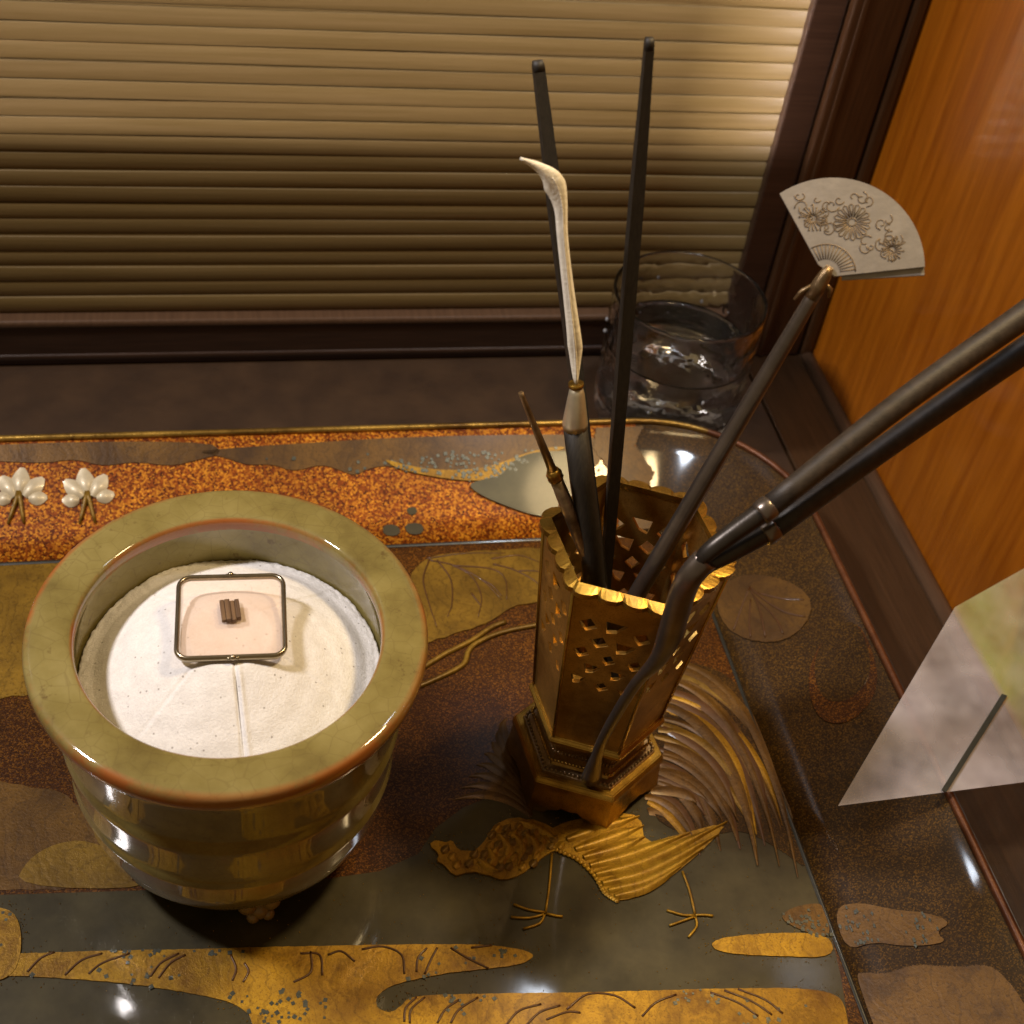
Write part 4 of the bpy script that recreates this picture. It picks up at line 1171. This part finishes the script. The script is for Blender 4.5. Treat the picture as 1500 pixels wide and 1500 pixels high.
spine = smooth_curve([(0.0930, 0.0246, 0.1516), (0.0918, 0.0262, 0.1600), (0.0906, 0.0271, 0.1660), (0.0883, 0.0299, 0.1772), (0.0855, 0.0331, 0.1915), (0.0842, 0.0351, 0.2000), (0.0818, 0.0365, 0.2058), (0.0778, 0.0373, 0.2090), (0.0729, 0.0378, 0.2111)], 5)
V, Fc = [], []
view = Vector((0.0930, 0.275, -0.20)).normalized()
m_ = len(spine)
for i, p in enumerate(spine):
    t = (spine[min(i + 1, m_ - 1)] - spine[max(i - 1, 0)]).normalized()
    sd = t.cross(view).normalized()
    nn = sd.cross(t)
    s = i / (m_ - 1)
    tip = max(0.0, (s - 0.72) / 0.28)
    bulge = math.exp(-((s - 0.74) / 0.09) ** 2)
    wl = 0.00015 + (0.0014 + 0.0005 * math.sin(s * 9) + 0.0007 * bulge) * min(1, s * 6) ** 0.7 * (1 - tip ** 1.1)
    wr = 0.00015 + (0.0016 + 0.0004 * math.sin(s * 7 + 2) + 0.0011 * bulge) * min(1, s * 5) ** 0.7 * (1 - tip ** 1.1)
    for k in (-1, -0.5, 0, 0.5, 1):
        off = sd * (wl * -k if k < 0 else -wr * k) if False else sd * ((wl if k < 0 else wr) * k)
        V.append(p - o0 + off + nn * (0.0007 * (k * k) - 0.0004))
for i in range(m_ - 1):
    for k in range(4):
        Fc.append((i * 5 + k, i * 5 + k + 1, (i + 1) * 5 + k + 1, (i + 1) * 5 + k))
vane = mesh('vane', V, Fc, MAT['feather'], fb, True)
sol = vane.modifiers.new('thick', 'SOLIDIFY')
sol.thickness = 0.0002
tube('quill', [p - o0 - Vector((0, 0.0004, -0.0003)) for p in spine[:int(m_ * 0.8)]], [0.00045 * (1 - 0.8 * i / m_) for i in range(int(m_ * 0.8))], MAT['feather'], fb, 6)

# thin incense pick with a brass collar
pk = empty('incense_pick', (0.1147, 0.0083, 0.0700), 'thin pointed brass pick leaning out left of the feather handle', 'pick')
o0 = Vector((0.1147, 0.0083, 0.0700))
def on_pick(t):
    return Vector((0.1147, 0.0083, 0.0700)).lerp(Vector((0.0780, 0.0240, 0.1497)), t) - o0
tube('handle', [on_pick(t) for t in (0, 0.3, 0.5, 0.66)], [0.0018, 0.0022, 0.0021, 0.0019], MAT['bronze_grey'], pk, 10)
tube('collar', [on_pick(t) for t in (0.660, 0.668, 0.676, 0.684, 0.692, 0.70)], [0.0021, 0.0024, 0.0020, 0.0024, 0.0020, 0.0017], MAT['brass'], pk, 12)
tube('needle', [on_pick(t) for t in (0.70, 0.85, 0.985, 1.0)], [0.0013, 0.0010, 0.0007, 0.0008], MAT['bronze_grey'], pk, 8)

# fan-shaped ash press
fp = empty('ash_press', (0.1062, -0.0064, 0.0780), 'silver fan-shaped ash press with an engraved chrysanthemum, on a long grey handle', 'ash press')
o0 = Vector((0.1062, -0.0064, 0.0780))
top = Vector((0.1465, 0.0100, 0.1971))
dv = top - o0
tube('handle', [dv * t for t in (0, 0.25, 0.5, 0.75, 0.93, 0.985)], [0.0026, 0.0026, 0.0025, 0.0022, 0.0019, 0.0017], MAT['steel'], fp, 12)
tube('socket', [dv * t for t in (0.94, 0.97, 0.995, 1.01)], [0.0019, 0.0020, 0.0016, 0.0010], MAT['bronze_grey'], fp, 12)
fn = Vector((-0.3699, -0.6524, 0.6614)).normalized()
corner_l, corner_r = Vector((0.1368, 0.0272, 0.2085)), Vector((0.1680, 0.0037, 0.2028))
apex = Vector((0.1464, 0.0104, 0.1962))
fx = (corner_r - apex).normalized()
fx = (fx - fn * fx.dot(fn)).normalized()
fy = fn.cross(fx).normalized()
if (corner_l - apex).dot(fy) < 0:
    fy = -fy
def fpt(u, v, h=0.0):
    return apex - o0 + fx * u + fy * v + fn * h
la = (corner_l - apex)
ang1 = math.atan2(la.dot(fy), la.dot(fx))
RL, RR = la.length, (corner_r - apex).length
RF = (RL + RR) / 2
outl = []
NB = 26
for i in range(NB + 1):
    a = ang1 * i / NB
    outl.append((math.cos(a), math.sin(a), RR + (RL - RR) * (i / NB) + 0.0006 * math.sin(PI * i / NB)))
# blade with its thickness and small base width
bl_pts = [(0.0028, -0.0012), (-0.0026 * 0.6, 0.0024)]
poly = [(0.0022, -0.0008)] + [(c * r, s * r) for c, s, r in outl] + [(math.cos(ang1) * 0.0026 - 0.0004, math.sin(ang1) * 0.0026)]
n = len(poly)
blade = mesh('fan_blade', [fpt(u, v, -0.0009) for u, v in poly] + [fpt(u, v, 0.0004) for u, v in poly],
     [tuple(range(n - 1, -1, -1)), tuple(n + i for i in range(n))] + [(i, (i + 1) % n, n + (i + 1) % n, n + i) for i in range(n)], MAT['silver'], fp)
# the back leaf of the folded fan along the lower edge
mesh('guard_leaf', [fpt(u, v, h) for h in (-0.0022, -0.0010) for u, v in ((0.004, -0.0016), (RR, -0.0018), (RR * 1.002, 0.0010), (0.004, 0.0004))],
     [(3, 2, 1, 0), (4, 5, 6, 7), (0, 1, 5, 4), (1, 2, 6, 5), (2, 3, 7, 6), (3, 0, 4, 7)], MAT['silver'], fp)
# engraving: chrysanthemum, scrolls, ribs
def eng(curves, r=0.00014):
    return [[fpt(u, v, 0.00042) for u, v in c] for c in curves]
def polar(cu, cv, r, a):
    return (cu + r * math.cos(a), cv + r * math.sin(a))
mid = ang1 * 0.52
cu, cv = RF * 0.60 * math.cos(mid), RF * 0.60 * math.sin(mid)
flower = []
for k in range(16):
    a = 2 * PI * k / 16
    d = 0.15
    flower.append([polar(cu, cv, 0.00126, a), polar(cu, cv, 0.00308, a - d * 0.8), polar(cu, cv, 0.00406, a - d * 0.9), polar(cu, cv, 0.00448, a), polar(cu, cv, 0.00406, a + d * 0.9), polar(cu, cv, 0.00308, a + d * 0.8), polar(cu, cv, 0.00126, a)])
flower.append([polar(cu, cv, 0.00098, 2 * PI * k / 8) for k in range(9)])
tubes_joined('chrysanthemum', eng(flower), 0.00017, MAT['engrave'], blade, 4)
rib = []
for k in range(14):
    a = ang1 * (k + 0.5) / 14
    rib.append([(0.0035 * math.cos(a), 0.0035 * math.sin(a)), (RF * 0.30 * math.cos(a), RF * 0.30 * math.sin(a))])
rib.append([(RF * 0.31 * math.cos(ang1 * k / 10), RF * 0.31 * math.sin(ang1 * k / 10)) for k in range(11)])
tubes_joined('rib_line', eng(rib), 0.00016, MAT['engrave'], blade, 4)['kind'] = 'stuff'
rnd = random.Random(5)
scr = []
def spiral(cx, cy, r, a0, turn, n=9):
    return [(cx + r * (1 - 0.75 * i / n) * math.cos(a0 + turn * i / n), cy + r * (1 - 0.75 * i / n) * math.sin(a0 + turn * i / n)) for i in range(n + 1)]
for k in range(60):
    rr2 = rnd.uniform(0.46, 0.88) * RF
    a = ang1 * rnd.uniform(0.07, 0.93)
    u, v = rr2 * math.cos(a), rr2 * math.sin(a)
    if math.hypot(u - cu, v - cv) < 0.0056:
        continue
    scr.append(spiral(u, v, rnd.uniform(0.0010, 0.0021), rnd.uniform(0, 6.28), rnd.choice((-1, 1)) * rnd.uniform(3.5, 6.5)))
for (fa, fr_) in ((0.14, 0.72), (0.86, 0.60)):
    a = ang1 * fa
    u, v = fr_ * RF * math.cos(a), fr_ * RF * math.sin(a)
    for k in range(18):
        b = 2 * PI * k / 18
        r1 = rnd.uniform(0.0022, 0.0036)
        scr.append([polar(u, v, 0.0007, b), polar(u, v, r1, b + 0.12), polar(u, v, r1 * 0.93, b + 0.25)])
tubes_joined('scroll_engraving', eng(scr), 0.00016, MAT['engrave'], blade, 4)['kind'] = 'stuff'
# little bow under the fan
for s in (-1, 1):
    p0 = dv * 0.975
    sdv = fx * s
    tube('bow', [p0 + sdv * 0.0010, p0 + sdv * 0.0035 - dv.normalized() * 0.0022, p0 + sdv * 0.0042 - dv.normalized() * 0.0045], [0.0005, 0.0007, 0.0004], MAT['bronze_grey'], fp, 6)

# tongs with two dark arms and a bent metal neck
tg = empty('incense_tongs', (0.1103, -0.0115, 0.0178), 'long dark two-armed tongs with a bent iron neck, leaning across the front of the vase', 'tongs')
o0 = Vector((0.1103, -0.0115, 0.0178))
nk = smooth_curve([Vector(p) - o0 for p in [(0.1103, -0.0113, 0.0200), (0.1091, -0.0135, 0.0334), (0.1089, -0.0150, 0.0450), (0.1098, -0.0172, 0.0592), (0.1118, -0.0205, 0.0787), (0.1146, -0.0235, 0.0919), (0.1154, -0.0250, 0.1028), (0.1149, -0.0262, 0.1142), (0.1146, -0.0270, 0.1255), (0.1158, -0.0270, 0.1312), (0.1185, -0.0262, 0.1352)]], 4)
rad = []
for i in range(len(nk)):
    s = i / (len(nk) - 1)
    rad.append(0.0034 if s < 0.02 else (0.0034 - 0.0016 * min(1, s / 0.12)) if s < 0.2 else 0.0018 + 0.0018 * min(1, max(0, (s - 0.42) / 0.2)))
tube('bent_neck', nk, rad, MAT['steel'], tg, 12, 0.85, (1, 0, 0))
U = [(0.1165, -0.0268, 0.1345), (0.1200, -0.0262, 0.1398), (0.1330, -0.0225, 0.1488), (0.1681, -0.0080, 0.1698), (0.2011, 0.0040, 0.1876), (0.2257, 0.0120, 0.2032)]
Lw = [(0.1172, -0.0258, 0.1310), (0.1242, -0.0245, 0.1340), (0.1370, -0.0210, 0.1394), (0.1735, -0.0060, 0.1570), (0.2076, 0.0060, 0.1750), (0.2335, 0.0140, 0.1893)]
for nm, A in (('upper', U), ('lower', Lw)):
    pts = [Vector(p) - o0 for p in A]
    arm = tube('arm', smooth_curve(pts[2:], 5), [0.0030 + 0.0009 * i / 15 for i in range(16)], MAT['dark_handle'], tg, 12)
    tube('arm_metal', smooth_curve(pts[:3], 5), [0.0020 + 0.0008 * i / 10 for i in range(11)], MAT['iron'], arm, 12)
    d = (pts[3] - pts[2]).normalized()
    tube('arm_collar', [pts[2] - d * 0.0030, pts[2] - d * 0.0024, pts[2] + d * 0.0004, pts[2] + d * 0.001], [0.0028, 0.0032, 0.0033, 0.0030], MAT['steel'], arm, 14)

# ------------------------------------------------------------------ tumbler and water
TL = (0.1925, 0.1925, -0.0036)
tum = empty('glass_tumbler', TL, 'clear glass tumbler half full of water in the back right corner', 'glass')
R_, H_ = 0.0325, 0.0660
gp = [(0.0, 0.0024), (0.0150, 0.0018), (0.0230, 0.0006), (0.0262, 0.0), (0.0284, 0.0006), (0.0302, 0.0022), (0.0313, 0.0050), (0.0318, 0.0085), (0.0320, 0.0130), (R_, H_ - 0.0010), (R_ - 0.0003, H_ - 0.0002), (R_ - 0.0008, H_), (R_ - 0.0013, H_ - 0.0003), (R_ - 0.0015, H_ - 0.0010),
      (0.0302, 0.0200), (0.0296, 0.0160), (0.0280, 0.0130), (0.0250, 0.0108), (0.0200, 0.0096), (0.0120, 0.0090), (0.0, 0.0088)]
lathe('glass_wall', dense(gp), MAT['glass'], tum, 96)
rnd = random.Random(8)
bm = bmesh.new()
for k in range(26):
    a = rnd.uniform(0, 2 * PI)
    z = rnd.choice((rnd.uniform(0.004, 0.03), rnd.uniform(0.03, 0.055)))
    r = 0.0319 + (z / H_) * 0.0005
    s = rnd.uniform(0.0003, 0.0008)
    bmesh.ops.create_uvsphere(bm, u_segments=10, v_segments=7, radius=s, matrix=Matrix.Translation((r * math.cos(a), r * math.sin(a), z)) @ Matrix.Scale(rnd.uniform(1, 1.6), 4, (0, 0, 1)))
from_bm('sparkle_bead', bm, MAT['sparkle'], tum, True)['kind'] = 'stuff'  # small beads added on the glass to catch lamp glints
wp = [(0.0, 0.0085), (0.0120, 0.0087), (0.0201, 0.0093), (0.0252, 0.0105), (0.0283, 0.0128), (0.0299, 0.0160), (0.0305, 0.0200), (0.03100, 0.0408), (0.03095, 0.0412), (0.0304, 0.0402), (0.0290, 0.0398), (0.0, 0.0397)]
wt = lathe('water', dense(wp), MAT['water'], None, 96)
wt.location = TL
tag(wt, 'clear water standing in the glass tumbler', 'water')

# ------------------------------------------------------------------ case-glass reflection at the right edge, built as a sheet
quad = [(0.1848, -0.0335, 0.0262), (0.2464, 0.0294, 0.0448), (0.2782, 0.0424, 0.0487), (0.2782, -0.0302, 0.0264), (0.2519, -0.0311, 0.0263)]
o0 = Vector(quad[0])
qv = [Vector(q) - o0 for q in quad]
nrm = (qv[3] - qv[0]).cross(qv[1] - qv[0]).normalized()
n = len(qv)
lf = mesh('glass_reflection', [q for q in qv] + [q + nrm * 0.00025 for q in qv],
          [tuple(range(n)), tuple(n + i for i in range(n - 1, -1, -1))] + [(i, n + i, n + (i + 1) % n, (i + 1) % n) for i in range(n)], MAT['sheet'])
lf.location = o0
tag(lf, 'white and green reflection in the case glass, built as a thin translucent sheet', 'glass_reflection')
sk = [Vector(p) - o0 for p in [(0.2530, -0.0021, 0.0352), (0.2546, -0.0029, 0.0350), (0.2222, -0.0325, 0.0263), (0.2210, -0.0315, 0.0266)]]  # dark line within the reflection, modelled as a strip
mesh('reflection_stripe', [q + nrm * 0.0006 for q in sk] + [q + nrm * 0.0009 for q in sk], [(0, 1, 2, 3), (7, 6, 5, 4), (0, 4, 5, 1), (1, 5, 6, 2), (2, 6, 7, 3), (3, 7, 4, 0)], MAT['reflection_dark'], lf)
